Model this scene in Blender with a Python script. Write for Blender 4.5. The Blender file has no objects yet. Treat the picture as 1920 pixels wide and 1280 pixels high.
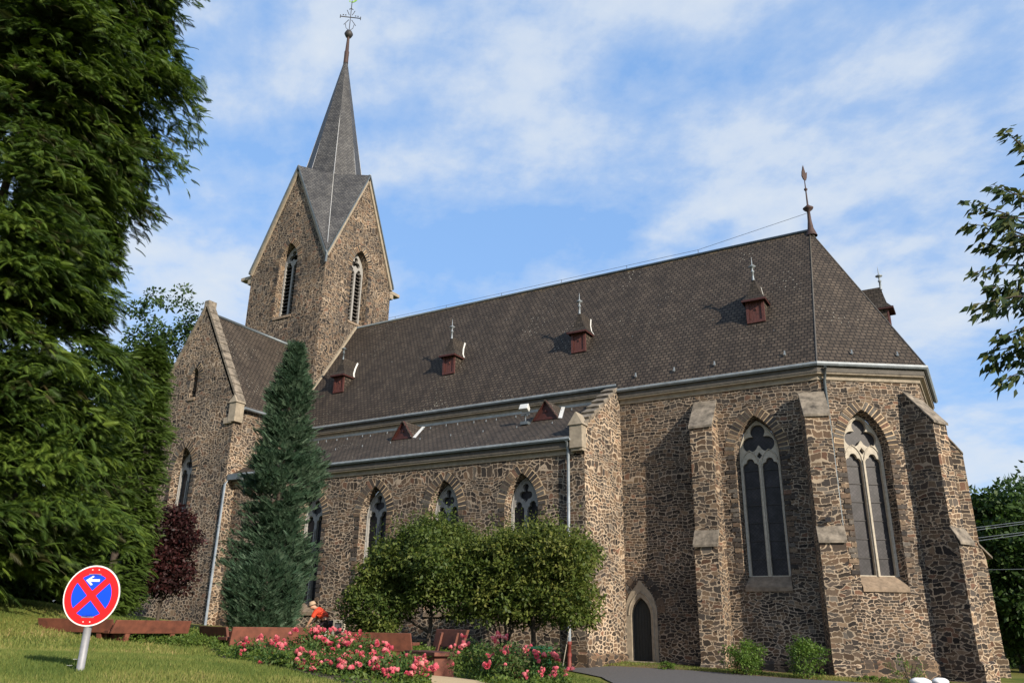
import bpy, bmesh, math, random
import numpy as np
from mathutils import Vector, Matrix
from mathutils.geometry import tessellate_polygon
R = math.radians
random.seed(7); rng = np.random.default_rng(11)
scene = bpy.context.scene
COL = scene.collection

# ---------------------------------------------------------------- camera
CAM = Vector((4.3271, -28.5495, 1.2864)); YAW, PITCH, ROLL, FPX = .536, .3436, .0167, 1478.29
cd = bpy.data.cameras.new("camera"); cam = bpy.data.objects.new("camera", cd); COL.objects.link(cam)
FW = Vector((-math.sin(YAW)*math.cos(PITCH), math.cos(YAW)*math.cos(PITCH), math.sin(PITCH)))
RT0 = Vector((math.cos(YAW), math.sin(YAW), 0)); UP0 = RT0.cross(FW)
RT = RT0*math.cos(ROLL) + UP0*math.sin(ROLL); UP = -RT0*math.sin(ROLL) + UP0*math.cos(ROLL)
M = Matrix((RT, UP, -FW)).transposed().to_4x4(); M.translation = CAM
cam.matrix_world = M
cd.sensor_width = 36; cd.lens = 36*FPX/1920; cd.clip_end = 5000; cd.clip_start = .1
scene.camera = cam

# ---------------------------------------------------------------- sun and sky
SUN_EL, SUN_PH = R(24), R(21)          # elevation; angle from +X towards -Y
sdir = Vector((math.cos(SUN_PH)*math.cos(SUN_EL), -math.sin(SUN_PH)*math.cos(SUN_EL), math.sin(SUN_EL)))
sl = bpy.data.lights.new("sun", 'SUN'); sl.energy = 4.2; sl.angle = R(.53); sl.color = (1, .895, .755)
so = bpy.data.objects.new("sun", sl); COL.objects.link(so)
so.rotation_euler = sdir.to_track_quat('Z', 'Y').to_euler(); so.location = (60, -30, 60)
w = bpy.data.worlds.new("World"); scene.world = w; w.use_nodes = True
nt = w.node_tree; nt.nodes.clear()
def N(nt, t, **k):
    n = nt.nodes.new(t)
    for a, b in k.items():
        if a.startswith('i_'):
            key = a[2:]; key = int(key) if key.isdigit() else key.replace('_', ' ')
            n.inputs[key].default_value = b
        else: setattr(n, a, b)
    return n
def L(nt, a, b, ai=0, bi=0): nt.links.new(a.outputs[ai], b.inputs[bi])
def ramp(nt, pts, interp='LINEAR'):
    n = nt.nodes.new('ShaderNodeValToRGB'); cr = n.color_ramp; cr.interpolation = interp
    while len(cr.elements) > 1: cr.elements.remove(cr.elements[-1])
    cr.elements[0].position = pts[0][0]; c = pts[0][1]
    cr.elements[0].color = (*c, 1) if isinstance(c, tuple) else (c, c, c, 1)
    for p, c in pts[1:]:
        e = cr.elements.new(p); e.color = (*c, 1) if isinstance(c, tuple) else (c, c, c, 1)
    return n
sky = N(nt, 'ShaderNodeTexSky', sky_type='NISHITA', sun_disc=False, sun_elevation=SUN_EL)
sky.sun_rotation = math.atan2(sdir.x, sdir.y); sky.air_density = 1.0; sky.dust_density = .6; sky.ozone_density = 1.6
bg1 = N(nt, 'ShaderNodeBackground'); bg1.inputs[1].default_value = .15; L(nt, sky, bg1)
tc = N(nt, 'ShaderNodeTexCoord'); sx = N(nt, 'ShaderNodeSeparateXYZ'); L(nt, tc, sx, 0)
zz = N(nt, 'ShaderNodeMath', operation='MAXIMUM'); L(nt, sx, zz, 2); zz.inputs[1].default_value = 0.0
za = N(nt, 'ShaderNodeMath', operation='ADD'); L(nt, zz, za); za.inputs[1].default_value = .30
dx = N(nt, 'ShaderNodeMath', operation='DIVIDE'); L(nt, sx, dx, 0); L(nt, za, dx, 0, 1)
dy = N(nt, 'ShaderNodeMath', operation='DIVIDE'); L(nt, sx, dy, 1); L(nt, za, dy, 0, 1)
cx = N(nt, 'ShaderNodeCombineXYZ'); L(nt, dx, cx); L(nt, dy, cx, 0, 1)
mp = N(nt, 'ShaderNodeMapping'); mp.inputs['Location'].default_value = (5.3, 7.7, 0); mp.inputs['Rotation'].default_value = (0, 0, .9); mp.inputs['Scale'].default_value = (1.0, 1.15, 1); L(nt, cx, mp)
n1 = N(nt, 'ShaderNodeTexNoise', i_Scale=2.1, i_Detail=9.0, i_Roughness=.56); L(nt, mp, n1); n1.inputs['Distortion'].default_value = .25
n2 = N(nt, 'ShaderNodeTexNoise', i_Scale=6.0, i_Detail=7.0, i_Roughness=.6); L(nt, mp, n2)
ad = N(nt, 'ShaderNodeMath', operation='MULTIPLY_ADD'); L(nt, n2, ad); ad.inputs[1].default_value = .52; L(nt, n1, ad, 0, 2)
lo = N(nt, 'ShaderNodeMath', operation='MULTIPLY_ADD'); L(nt, zz, lo); lo.inputs[1].default_value = -.20; L(nt, ad, lo, 0, 2)
cr = ramp(nt, [(.53, .03), (.63, .30), (.73, .74), (.85, .96)]); L(nt, lo, cr)
bg2 = N(nt, 'ShaderNodeBackground'); bg2.inputs[0].default_value = (.82, .90, 1.0, 1); bg2.inputs[1].default_value = .54
bg0 = N(nt, 'ShaderNodeBackground'); bg0.inputs[0].default_value = (.225, .445, .85, 1); bg0.inputs[1].default_value = .66   # clear air between the clouds
m0 = N(nt, 'ShaderNodeMixShader'); m0.inputs[0].default_value = .72; L(nt, bg1, m0, 0, 1); L(nt, bg0, m0, 0, 2)
ms = N(nt, 'ShaderNodeMixShader'); L(nt, cr, ms); L(nt, m0, ms, 0, 1); L(nt, bg2, ms, 0, 2)
wo = N(nt, 'ShaderNodeOutputWorld'); L(nt, ms, wo)
scene.view_settings.view_transform = 'Standard'; scene.view_settings.look = 'None'
scene.view_settings.exposure = 0.72; scene.view_settings.gamma = 1.0
scene.cycles.max_bounces = 6; scene.cycles.transparent_max_bounces = 8
scene.cycles.use_denoising = True

# ---------------------------------------------------------------- helpers: pixels of the survey to ground points
def ray(x, y): return FW + RT*((x-960)/FPX) - UP*((y-640)/FPX)
def at(x, y, dist):
    d = ray(x, y); return CAM + d*(dist/math.hypot(d.x, d.y))
def thing(name, label, cat, loc=(0, 0, 0), rz=0, group=None):
    o = bpy.data.objects.new(name, None); COL.objects.link(o); o.location = loc; o.rotation_euler = (0, 0, rz)
    o.empty_display_size = .2; o['label'] = label; o['category'] = cat
    if group: o['group'] = group
    return o
def tag(o, label, cat, group=None, kind=None):
    if label: o['label'] = label
    if cat: o['category'] = cat
    if group: o['group'] = group
    if kind: o['kind'] = kind
    return o
def link(name, me, mats, parent=None, label=None, world=False):
    o = bpy.data.objects.new(name, me); COL.objects.link(o)
    for m in (mats if isinstance(mats, (list, tuple)) else [mats]): me.materials.append(m)
    if parent:
        o.parent = parent
        if world and parent.parent is None and parent.type == 'EMPTY': o.matrix_parent_inverse = Matrix.Translation(-Vector(parent.location))
    if label: o['label'] = label
    return o
class MB:
    """mesh collector with automatic metric UVs (u horizontal, v up the slope)"""
    def __init__(s): s.v = []; s.f = []; s.uv = []; s.m = []; s.sm = []
    def face(s, pts, m=0, smooth=False):
        pts = [Vector(p) for p in pts]
        n = Vector((0, 0, 0))
        for i in range(len(pts)):
            a, b = pts[i], pts[(i+1) % len(pts)]
            n += Vector(((a.y-b.y)*(a.z+b.z), (a.z-b.z)*(a.x+b.x), (a.x-b.x)*(a.y+b.y)))
        if n.length < 1e-12: return
        n.normalize()
        t = Vector((0, 0, 1)).cross(n)
        t = Vector((1, 0, 0)) if t.length < .02 else t.normalized()
        b = n.cross(t)
        i0 = len(s.v); s.v += pts; s.f.append(list(range(i0, i0+len(pts))))
        s.uv += [(p.dot(t), p.dot(b)) for p in pts]; s.m.append(m); s.sm.append(smooth)
    def box(s, c, size, rz=0, m=0, taper=1, skip=()):
        hx, hy, hz = [k/2 for k in size]; c = Vector(c)
        Rm = Matrix.Rotation(rz, 3, 'Z')
        P = [c + Rm @ Vector((a*hx*(taper if z > 0 else 1), b*hy*(taper if z > 0 else 1), z*hz)) for z in (-1, 1) for a, b in ((-1, -1), (1, -1), (1, 1), (-1, 1))]
        s.hexa(P, m)
    def hexa(s, P, m=0):
        for q in ((3, 2, 1, 0), (4, 5, 6, 7), (0, 1, 5, 4), (1, 2, 6, 5), (2, 3, 7, 6), (3, 0, 4, 7)): s.face([P[i] for i in q], m)
    def bar(s, a, b, w, h, up=(0, 0, 1), m=0):
        a, b = Vector(a), Vector(b); d = (b-a).normalized(); u = Vector(up)
        x = d.cross(u).normalized(); u = x.cross(d)
        P = []
        for e in (a, b): P.append([e - x*w/2 - u*h/2, e + x*w/2 - u*h/2, e + x*w/2 + u*h/2, e - x*w/2 + u*h/2])
        s.hexa([P[0][0], P[0][1], P[1][1], P[1][0], P[0][3], P[0][2], P[1][2], P[1][3]], m)
    def tube(s, pts, r, n=10, m=0, caps=True):
        pts = [Vector(p) for p in pts]; rs = r if isinstance(r, (list, tuple)) else [r]*len(pts); rings = []
        for i, p in enumerate(pts):
            d = (pts[min(i+1, len(pts)-1)] - pts[max(i-1, 0)]).normalized()
            x = d.cross(Vector((.31, .2, .93))).normalized() if abs(d.z) < .95 else d.cross(Vector((0, 1, .1))).normalized(); y = d.cross(x)
            rings.append([p + (x*math.cos(k*2*math.pi/n) + y*math.sin(k*2*math.pi/n))*rs[i] for k in range(n)])
        for i in range(len(pts)-1):
            for k in range(n): s.face([rings[i][k], rings[i+1][k], rings[i+1][(k+1) % n], rings[i][(k+1) % n]][::-1], m, True)
        if caps: s.face(rings[0][::-1][::-1], m); s.face(rings[-1][::-1], m)
    def lathe(s, c, prof, n=16, m=0, axis=None):
        c = Vector(c)
        for i in range(len(prof)-1):
            (r0, z0), (r1, z1) = prof[i], prof[i+1]
            for k in range(n):
                a, b = k*2*math.pi/n, (k+1)*2*math.pi/n
                q = [Vector((r0*math.cos(a), r0*math.sin(a), z0)), Vector((r0*math.cos(b), r0*math.sin(b), z0)), Vector((r1*math.cos(b), r1*math.sin(b), z1)), Vector((r1*math.cos(a), r1*math.sin(a), z1))]
                if r0 < 1e-6: q = [q[0], q[2], q[3]]
                elif r1 < 1e-6: q = q[:3]
                s.face([c+p for p in q], m, True)
    def poly(s, outer, holes, to3d, m=0, flip=False):
        loops = [[Vector((a, b, 0)) for a, b in l] for l in [outer]+holes]
        flat = [p for l in loops for p in l]
        for t in tessellate_polygon(loops):
            q = [flat[i] for i in t]
            ar = (q[1]-q[0]).cross(q[2]-q[0]).z
            if abs(ar) < 1e-9: continue
            if (ar < 0) != flip: q = q[::-1]
            s.face([to3d(p.x, p.y) for p in q], m)
    def build(s, name, mats, parent=None, label=None, weld=True, bevel=0, world=True):
        me = bpy.data.meshes.new(name); me.from_pydata(s.v, [], s.f)
        uvl = me.uv_layers.new(name="UVMap"); uvl.data.foreach_set('uv', np.array(s.uv, 'f').ravel())
        me.polygons.foreach_set('material_index', s.m); me.polygons.foreach_set('use_smooth', s.sm)
        if weld:
            bm = bmesh.new(); bm.from_mesh(me); bmesh.ops.remove_doubles(bm, verts=bm.verts, dist=1e-4); bm.to_mesh(me); bm.free()
        me.update()
        o = link(name, me, mats, parent, label, world)
        if bevel:
            b = o.modifiers.new('bevel', 'BEVEL'); b.width = bevel; b.segments = 2; b.limit_method = 'ANGLE'; b.angle_limit = R(40)
        return o

# ---------------------------------------------------------------- materials
def mat(name):
    m = bpy.data.materials.new(name); m.use_nodes = True; t = m.node_tree; b = t.nodes['Principled BSDF']
    return m, t, b
def simple(name, col, rough=.6, metal=0, noise=.25, nscale=6, bump=.0, spec=None, coord='Object'):
    m, t, b = mat(name)
    tc = N(t, 'ShaderNodeTexCoord'); n = N(t, 'ShaderNodeTexNoise', i_Scale=nscale, i_Detail=6.0, i_Roughness=.65)
    t.links.new(tc.outputs[coord], n.inputs['Vector'])
    r = ramp(t, [(.3, tuple(c*(1-noise) for c in col)), (.7, tuple(min(1, c*(1+noise)) for c in col))]); L(t, n, r)
    t.links.new(r.outputs[0], b.inputs['Base Color']); b.inputs['Roughness'].default_value = rough; b.inputs['Metallic'].default_value = metal
    if spec is not None: b.inputs['Specular IOR Level'].default_value = spec
    if bump:
        bp = N(t, 'ShaderNodeBump', i_Strength=bump, i_Distance=.02); L(t, n, bp, 0, 2); t.links.new(bp.outputs[0], b.inputs['Normal'])
    return m
STONES = [(0, (0.039, 0.034, 0.031)), (0.14, (0.0597, 0.0477, 0.0389)), (0.3, (0.0998, 0.0734, 0.0534)), (0.44, (0.0643, 0.0555, 0.0483)), (0.56, (0.1244, 0.0852, 0.058)), (0.69, (0.0827, 0.0659, 0.0531)), (0.81, (0.1659, 0.1203, 0.0811)), (0.9, (0.115, 0.1006, 0.0846)), (0.955, (0.1438, 0.0838, 0.0574))]
def masonry(name, su=3.6, sv=6.6, mortar=(.37, .305, .235), gap=.060, dark=1.0, bump=1.0, coursed=.42, wav=2.6):
    m, t, b = mat(name)
    uv = N(t, 'ShaderNodeUVMap'); uv.uv_map = 'UVMap'
    wn = N(t, 'ShaderNodeTexNoise', i_Scale=1.6, i_Detail=3.0); L(t, uv, wn)
    ws = N(t, 'ShaderNodeVectorMath', operation='SUBTRACT'); L(t, wn, ws, 1); ws.inputs[1].default_value = (.5, .5, .5)
    wm = N(t, 'ShaderNodeVectorMath', operation='SCALE'); L(t, ws, wm); wm.inputs['Scale'].default_value = .20
    wa = N(t, 'ShaderNodeVectorMath', operation='ADD'); L(t, uv, wa); L(t, wm, wa, 0, 1)
    wn2 = N(t, 'ShaderNodeTexNoise', i_Scale=11.0, i_Detail=2.0); L(t, uv, wn2)
    ws2 = N(t, 'ShaderNodeVectorMath', operation='SUBTRACT'); L(t, wn2, ws2, 1); ws2.inputs[1].default_value = (.5, .5, .5)
    wm2 = N(t, 'ShaderNodeVectorMath', operation='SCALE'); L(t, ws2, wm2); wm2.inputs['Scale'].default_value = .085
    wb = N(t, 'ShaderNodeVectorMath', operation='ADD'); L(t, wa, wb); L(t, wm2, wb, 0, 1)
    if coursed != 0:
        # wavering courses of changing height, each with stones of changing length
        sp_ = N(t, 'ShaderNodeSeparateXYZ'); L(t, wb, sp_)
        hv = N(t, 'ShaderNodeTexNoise', noise_dimensions='1D', i_Scale=2.1, i_Detail=1.0); t.links.new(sp_.outputs[1], hv.inputs['W'])
        v1 = N(t, 'ShaderNodeMath', operation='MULTIPLY_ADD'); t.links.new(sp_.outputs[1], v1.inputs[0]); v1.inputs[1].default_value = sv; v1.inputs[2].default_value = 40
        v2 = N(t, 'ShaderNodeMath', operation='MULTIPLY_ADD'); L(t, hv, v2); v2.inputs[1].default_value = 2.2; L(t, v1, v2, 0, 2)
        lw = N(t, 'ShaderNodeTexNoise', noise_dimensions='2D', i_Scale=.9, i_Detail=2.0); L(t, uv, lw)
        v3 = N(t, 'ShaderNodeMath', operation='MULTIPLY_ADD'); L(t, lw, v3); v3.inputs[1].default_value = wav; L(t, v2, v3, 0, 2)
        row = N(t, 'ShaderNodeMath', operation='FLOOR'); L(t, v3, row); fr = N(t, 'ShaderNodeMath', operation='FRACT'); L(t, v3, fr)
        wh = N(t, 'ShaderNodeTexWhiteNoise', noise_dimensions='1D'); L(t, row, wh, 0, 1) if False else t.links.new(row.outputs[0], wh.inputs['W'])
        ms_ = N(t, 'ShaderNodeMath', operation='MULTIPLY_ADD'); t.links.new(wh.outputs['Value'], ms_.inputs[0]); ms_.inputs[1].default_value = .7*su; ms_.inputs[2].default_value = .70*su
        u1 = N(t, 'ShaderNodeMath', operation='MULTIPLY'); t.links.new(sp_.outputs[0], u1.inputs[0]); L(t, ms_, u1, 0, 1)
        u2 = N(t, 'ShaderNodeMath', operation='MULTIPLY_ADD'); L(t, row, u2); u2.inputs[1].default_value = 71.37; L(t, u1, u2, 0, 2)
        v = N(t, 'ShaderNodeTexVoronoi', voronoi_dimensions='1D', feature='F1'); v.inputs['Scale'].default_value = 1; v.inputs['Randomness'].default_value = .85; t.links.new(u2.outputs[0], v.inputs['W'])
        e1 = N(t, 'ShaderNodeTexVoronoi', voronoi_dimensions='1D', feature='DISTANCE_TO_EDGE'); e1.inputs['Scale'].default_value = 1; e1.inputs['Randomness'].default_value = .85; t.links.new(u2.outputs[0], e1.inputs['W'])
        eu = N(t, 'ShaderNodeMath', operation='MULTIPLY'); L(t, e1, eu); eu.inputs[1].default_value = sv/su*.95
        iv = N(t, 'ShaderNodeMath', operation='SUBTRACT'); iv.inputs[0].default_value = 1; L(t, fr, iv, 0, 1)
        ev = N(t, 'ShaderNodeMath', operation='MINIMUM'); L(t, fr, ev); L(t, iv, ev, 0, 1)
        e = N(t, 'ShaderNodeMath', operation='SMOOTH_MIN'); L(t, eu, e); L(t, ev, e, 0, 1); e.inputs[2].default_value = .28
    if coursed != 1:
        cv, ce = (v, e) if coursed else (None, None)
        mp = N(t, 'ShaderNodeMapping'); mp.inputs['Scale'].default_value = (su, sv*1.0, 1); L(t, wb, mp)
        v = N(t, 'ShaderNodeTexVoronoi', voronoi_dimensions='2D', feature='F1'); v.inputs['Scale'].default_value = 1; v.inputs['Randomness'].default_value = .95; L(t, mp, v)
        e = N(t, 'ShaderNodeTexVoronoi', voronoi_dimensions='2D', feature='DISTANCE_TO_EDGE'); e.inputs['Scale'].default_value = 1; e.inputs['Randomness'].default_value = .95; L(t, mp, e)
    vcol, eout = v.outputs['Color'], e.outputs[0]
    if coursed not in (0, 1):
        kn = N(t, 'ShaderNodeTexNoise', i_Scale=1.5, i_Detail=3.0); L(t, uv, kn); ksp = N(t, 'ShaderNodeSeparateXYZ'); L(t, uv, ksp)
        kz = N(t, 'ShaderNodeMapRange'); t.links.new(ksp.outputs[1], kz.inputs[0]); kz.inputs[1].default_value = 0; kz.inputs[2].default_value = 9; kz.inputs[3].default_value = .10; kz.inputs[4].default_value = -.06
        ka = N(t, 'ShaderNodeMath', operation='ADD'); L(t, kn, ka); L(t, kz, ka, 0, 1)
        kg = N(t, 'ShaderNodeMath', operation='GREATER_THAN'); L(t, ka, kg); kg.inputs[1].default_value = 1-coursed
        m1 = N(t, 'ShaderNodeMix', data_type='RGBA'); L(t, kg, m1, 0, 0); t.links.new(cv.outputs['Color'], m1.inputs[6]); t.links.new(v.outputs['Color'], m1.inputs[7]); vcol = m1.outputs[2]
        m2 = N(t, 'ShaderNodeMix', data_type='FLOAT'); L(t, kg, m2, 0, 0); t.links.new(ce.outputs[0], m2.inputs[2]); t.links.new(e.outputs[0], m2.inputs[3]); eout = m2.outputs[0]
    sc = N(t, 'ShaderNodeSeparateColor'); t.links.new(vcol, sc.inputs[0])
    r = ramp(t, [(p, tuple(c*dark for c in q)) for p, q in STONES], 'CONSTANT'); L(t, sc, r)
    # value change from stone to stone and within a stone
    fn = N(t, 'ShaderNodeTexNoise', i_Scale=14.0, i_Detail=8.0, i_Roughness=.7); L(t, uv, fn)
    big = N(t, 'ShaderNodeTexNoise', i_Scale=.45, i_Detail=4.0); L(t, uv, big)
    a1 = N(t, 'ShaderNodeMath', operation='MULTIPLY_ADD'); L(t, fn, a1); a1.inputs[1].default_value = 1.1; a1.inputs[2].default_value = .40
    a2 = N(t, 'ShaderNodeMath', operation='MULTIPLY_ADD'); L(t, sc, a2, 1); a2.inputs[1].default_value = .8; a2.inputs[2].default_value = .55
    a3 = N(t, 'ShaderNodeMath', operation='MULTIPLY'); L(t, a1, a3); L(t, a2, a3, 0, 1)
    hs = N(t, 'ShaderNodeHueSaturation'); L(t, r, hs, 0, 4); L(t, a3, hs, 0, 2)
    mr = ramp(t, [(.3, tuple(c*.74 for c in mortar)), (.7, tuple(c*1.12 for c in mortar))]); L(t, big, mr)
    # mortar width itself varies
    gw = N(t, 'ShaderNodeTexNoise', i_Scale=3.3, i_Detail=3.0); L(t, uv, gw)
    gm = N(t, 'ShaderNodeMath', operation='MULTIPLY_ADD'); L(t, gw, gm); gm.inputs[1].default_value = gap*2.4; gm.inputs[2].default_value = -gap*.25
    ed = N(t, 'ShaderNodeMath', operation='SUBTRACT'); t.links.new(eout, ed.inputs[0]); L(t, gm, ed, 0, 1)
    mr2 = N(t, 'ShaderNodeMapRange'); mr2.inputs[1].default_value = -.012; mr2.inputs[2].default_value = .03; L(t, ed, mr2)
    mx = N(t, 'ShaderNodeMix', data_type='RGBA'); L(t, mr2, mx, 0, 0); L(t, mr, mx, 0, 6); L(t, hs, mx, 0, 7)
    # broad weathering tint
    wr = ramp(t, [(.36, (.74, .73, .72)), (.62, (1.06, 1.0, .93))]); L(t, big, wr)
    mu = N(t, 'ShaderNodeMix', data_type='RGBA', blend_type='MULTIPLY'); mu.inputs[0].default_value = 1; L(t, mx, mu, 2, 6); L(t, wr, mu, 0, 7)
    t.links.new(mu.outputs[2], b.inputs['Base Color']); b.inputs['Roughness'].default_value = .9; b.inputs['Specular IOR Level'].default_value = .2
    h1 = N(t, 'ShaderNodeMapRange'); h1.inputs[1].default_value = 0; h1.inputs[2].default_value = .16; L(t, ed, h1)
    h2 = N(t, 'ShaderNodeMath', operation='MULTIPLY_ADD'); L(t, fn, h2); h2.inputs[1].default_value = .55; L(t, h1, h2, 0, 2)
    h3 = N(t, 'ShaderNodeMath', operation='MULTIPLY_ADD'); L(t, sc, h3, 2); h3.inputs[1].default_value = .5; L(t, h2, h3, 0, 2)
    bp = N(t, 'ShaderNodeBump', i_Strength=bump, i_Distance=.035); L(t, h3, bp, 0, 2); t.links.new(bp.outputs[0], b.inputs['Normal'])
    return m
def tiles(name, w, h, c1, c2, gapc, lichen=.0, moss=None, bump=.6, diamond=False, rough=.8):
    m, t, b = mat(name)
    uv = N(t, 'ShaderNodeUVMap'); uv.uv_map = 'UVMap'
    wn = N(t, 'ShaderNodeTexNoise', i_Scale=2.2, i_Detail=3.0); L(t, uv, wn)
    wm = N(t, 'ShaderNodeVectorMath', operation='SCALE'); L(t, wn, wm, 1); wm.inputs['Scale'].default_value = .045
    wa = N(t, 'ShaderNodeVectorMath', operation='ADD'); L(t, uv, wa); L(t, wm, wa, 0, 1)
    br = N(t, 'ShaderNodeTexBrick'); br.offset = .5; br.inputs['Scale'].default_value = 1; br.inputs['Brick Width'].default_value = w; br.inputs['Row Height'].default_value = h
    br.inputs['Mortar Size'].default_value = (.028 if w > .2 else .017); br.inputs['Mortar Smooth'].default_value = .35; br.inputs['Bias'].default_value = 0
    br.inputs['Color1'].default_value = (*c1, 1); br.inputs['Color2'].default_value = (*c2, 1); br.inputs['Mortar'].default_value = (*gapc, 1); L(t, wa, br)
    fn = N(t, 'ShaderNodeTexNoise', i_Scale=1.1, i_Detail=9.0, i_Roughness=.72); L(t, uv, fn)
    fr = ramp(t, [(.32, (.66, .64, .62)), (.68, (1.34, 1.32, 1.30))]); L(t, fn, fr)
    mu = N(t, 'ShaderNodeMix', data_type='RGBA', blend_type='MULTIPLY'); mu.inputs[0].default_value = 1; L(t, br, mu, 0, 6); L(t, fr, mu, 0, 7)
    out = mu
    st = N(t, 'ShaderNodeMapping'); st.inputs['Scale'].default_value = (2.2, .22, 1); L(t, uv, st)
    sn = N(t, 'ShaderNodeTexNoise', i_Scale=1.0, i_Detail=5.0); L(t, st, sn)
    sr = ramp(t, [(.35, (.82, .82, .82)), (.65, (1.14, 1.13, 1.10))]); L(t, sn, sr)
    m3 = N(t, 'ShaderNodeMix', data_type='RGBA', blend_type='MULTIPLY'); m3.inputs[0].default_value = 1; L(t, out, m3, 2, 6); L(t, sr, m3, 0, 7); out = m3
    if lichen:
        vo = N(t, 'ShaderNodeTexVoronoi', voronoi_dimensions='2D', feature='F1'); vo.inputs['Scale'].default_value = 3.3; L(t, wa, vo)
        ln = N(t, 'ShaderNodeTexNoise', i_Scale=.5, i_Detail=4.0); L(t, uv, ln)
        lr = N(t, 'ShaderNodeMapRange'); lr.inputs[1].default_value = .47; lr.inputs[2].default_value = .75; lr.inputs[3].default_value = 0; lr.inputs[4].default_value = .10*lichen; L(t, ln, lr)
        lt = N(t, 'ShaderNodeMath', operation='LESS_THAN'); L(t, vo, lt, 0, 0); L(t, lr, lt, 0, 1)
        lm = N(t, 'ShaderNodeMix', data_type='RGBA'); lm.inputs[7].default_value = (.36, .34, .28, 1); L(t, lt, lm, 0, 0); L(t, out, lm, 2, 6); out = lm
    if moss:
        # moss and lichen crowding the top courses: by height and noise
        ge = N(t, 'ShaderNodeNewGeometry'); sp = N(t, 'ShaderNodeSeparateXYZ'); L(t, ge, sp)
        hz = N(t, 'ShaderNodeMapRange'); hz.inputs[1].default_value = moss[0]; hz.inputs[2].default_value = moss[1]; t.links.new(sp.outputs[2], hz.inputs[0])
        mn = N(t, 'ShaderNodeTexNoise', i_Scale=3.5, i_Detail=7.0, i_Roughness=.7); L(t, uv, mn)
        mm = N(t, 'ShaderNodeMath', operation='MULTIPLY'); L(t, hz, mm); L(t, mn, mm, 0, 1)
        mr = ramp(t, [(.40, 0.0), (.58, .75)]); L(t, mm, mr)
        lm = N(t, 'ShaderNodeMix', data_type='RGBA'); lm.inputs[7].default_value = (.15, .105, .045, 1); L(t, mr, lm, 0, 0); L(t, out, lm, 2, 6); out = lm
    t.links.new(out.outputs[2], b.inputs['Base Color']); b.inputs['Roughness'].default_value = rough; b.inputs['Specular IOR Level'].default_value = .3
    # each course tilts out over the one below
    su = N(t, 'ShaderNodeSeparateXYZ'); L(t, wa, su)
    dv = N(t, 'ShaderNodeMath', operation='DIVIDE'); t.links.new(su.outputs[1], dv.inputs[0]); dv.inputs[1].default_value = h
    fc = N(t, 'ShaderNodeMath', operation='FRACT'); L(t, dv, fc)
    iv = N(t, 'ShaderNodeMath', operation='MULTIPLY_ADD'); L(t, fc, iv); iv.inputs[1].default_value = -.7; iv.inputs[2].default_value = .7
    bf = N(t, 'ShaderNodeMath', operation='MULTIPLY_ADD'); t.links.new(br.outputs['Fac'], bf.inputs[0]); bf.inputs[1].default_value = -1.1; L(t, iv, bf, 0, 2)
    b2 = N(t, 'ShaderNodeMath', operation='MULTIPLY_ADD'); L(t, fn, b2); b2.inputs[1].default_value = .7; L(t, bf, b2, 0, 2)
    bp = N(t, 'ShaderNodeBump', i_Strength=bump, i_Distance=.02); L(t, b2, bp, 0, 2); t.links.new(bp.outputs[0], b.inputs['Normal'])
    return m
def leafmat(name, cols, trans=.35, rough=.55):
    m, t, b = mat(name)
    at_ = N(t, 'ShaderNodeAttribute'); at_.attribute_name = 'rnd'
    r = ramp(t, [(i/(len(cols)-1), c) for i, c in enumerate(cols)]); t.links.new(at_.outputs['Fac'], r.inputs[0])
    L(t, r, b); b.inputs['Roughness'].default_value = rough; b.inputs['Specular IOR Level'].default_value = .25
    tr = N(t, 'ShaderNodeBsdfTranslucent'); 
    hs = N(t, 'ShaderNodeHueSaturation'); hs.inputs['Value'].default_value = 1.25; hs.inputs['Saturation'].default_value = 1.1; L(t, r, hs, 0, 4); L(t, hs, tr)
    mx = N(t, 'ShaderNodeMixShader'); mx.inputs[0].default_value = trans
    out = [n for n in t.nodes if n.type == 'OUTPUT_MATERIAL'][0]
    L(t, b, mx, 0, 1); L(t, tr, mx, 0, 2); L(t, mx, out)
    return m
def island(name, cols, rough=.85, bump=.4, spec=.2):
    m, t, b = mat(name); g = N(t, 'ShaderNodeNewGeometry')
    r = ramp(t, cols, 'CONSTANT'); t.links.new(g.outputs['Random Per Island'], r.inputs[0])
    tc = N(t, 'ShaderNodeTexCoord'); n = N(t, 'ShaderNodeTexNoise', i_Scale=12.0, i_Detail=6.0); t.links.new(tc.outputs['Object'], n.inputs['Vector'])
    nr = ramp(t, [(.3, .62), (.7, 1.3)]); L(t, n, nr)
    mu = N(t, 'ShaderNodeMix', data_type='RGBA', blend_type='MULTIPLY'); mu.inputs[0].default_value = 1; L(t, r, mu, 0, 6); L(t, nr, mu, 0, 7)
    t.links.new(mu.outputs[2], b.inputs['Base Color']); b.inputs['Roughness'].default_value = rough; b.inputs['Specular IOR Level'].default_value = spec
    bp = N(t, 'ShaderNodeBump', i_Strength=bump, i_Distance=.02); L(t, n, bp, 0, 2); t.links.new(bp.outputs[0], b.inputs['Normal'])
    return m
m_wall = masonry('rubble_stone', 4.6, 9.4, gap=.078, dark=.98); m_wing = masonry('rubble_small', 4.6, 7.4, gap=.085, coursed=.5, wav=6)
m_tower = masonry('rubble_tower', 4.0, 6.4, mortar=(.33, .27, .205), gap=.072, coursed=.5, wav=6)
m_aisle = masonry('rubble_aisle', 4.2, 7.8, gap=.085, dark=.92, wav=5.0, coursed=.44)
m_east = masonry('rubble_sunlit_tone', 3.3, 7.2, mortar=(.45, .37, .28), gap=.105, dark=1.2, coursed=.45, wav=4)  # brighter stones and mortar: sunlight on the aisle's end wall put into the colour
m_plinth = masonry('plinth_stone', 2.2, 4.5, mortar=(.30, .22, .15), gap=.03, bump=1)
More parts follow.
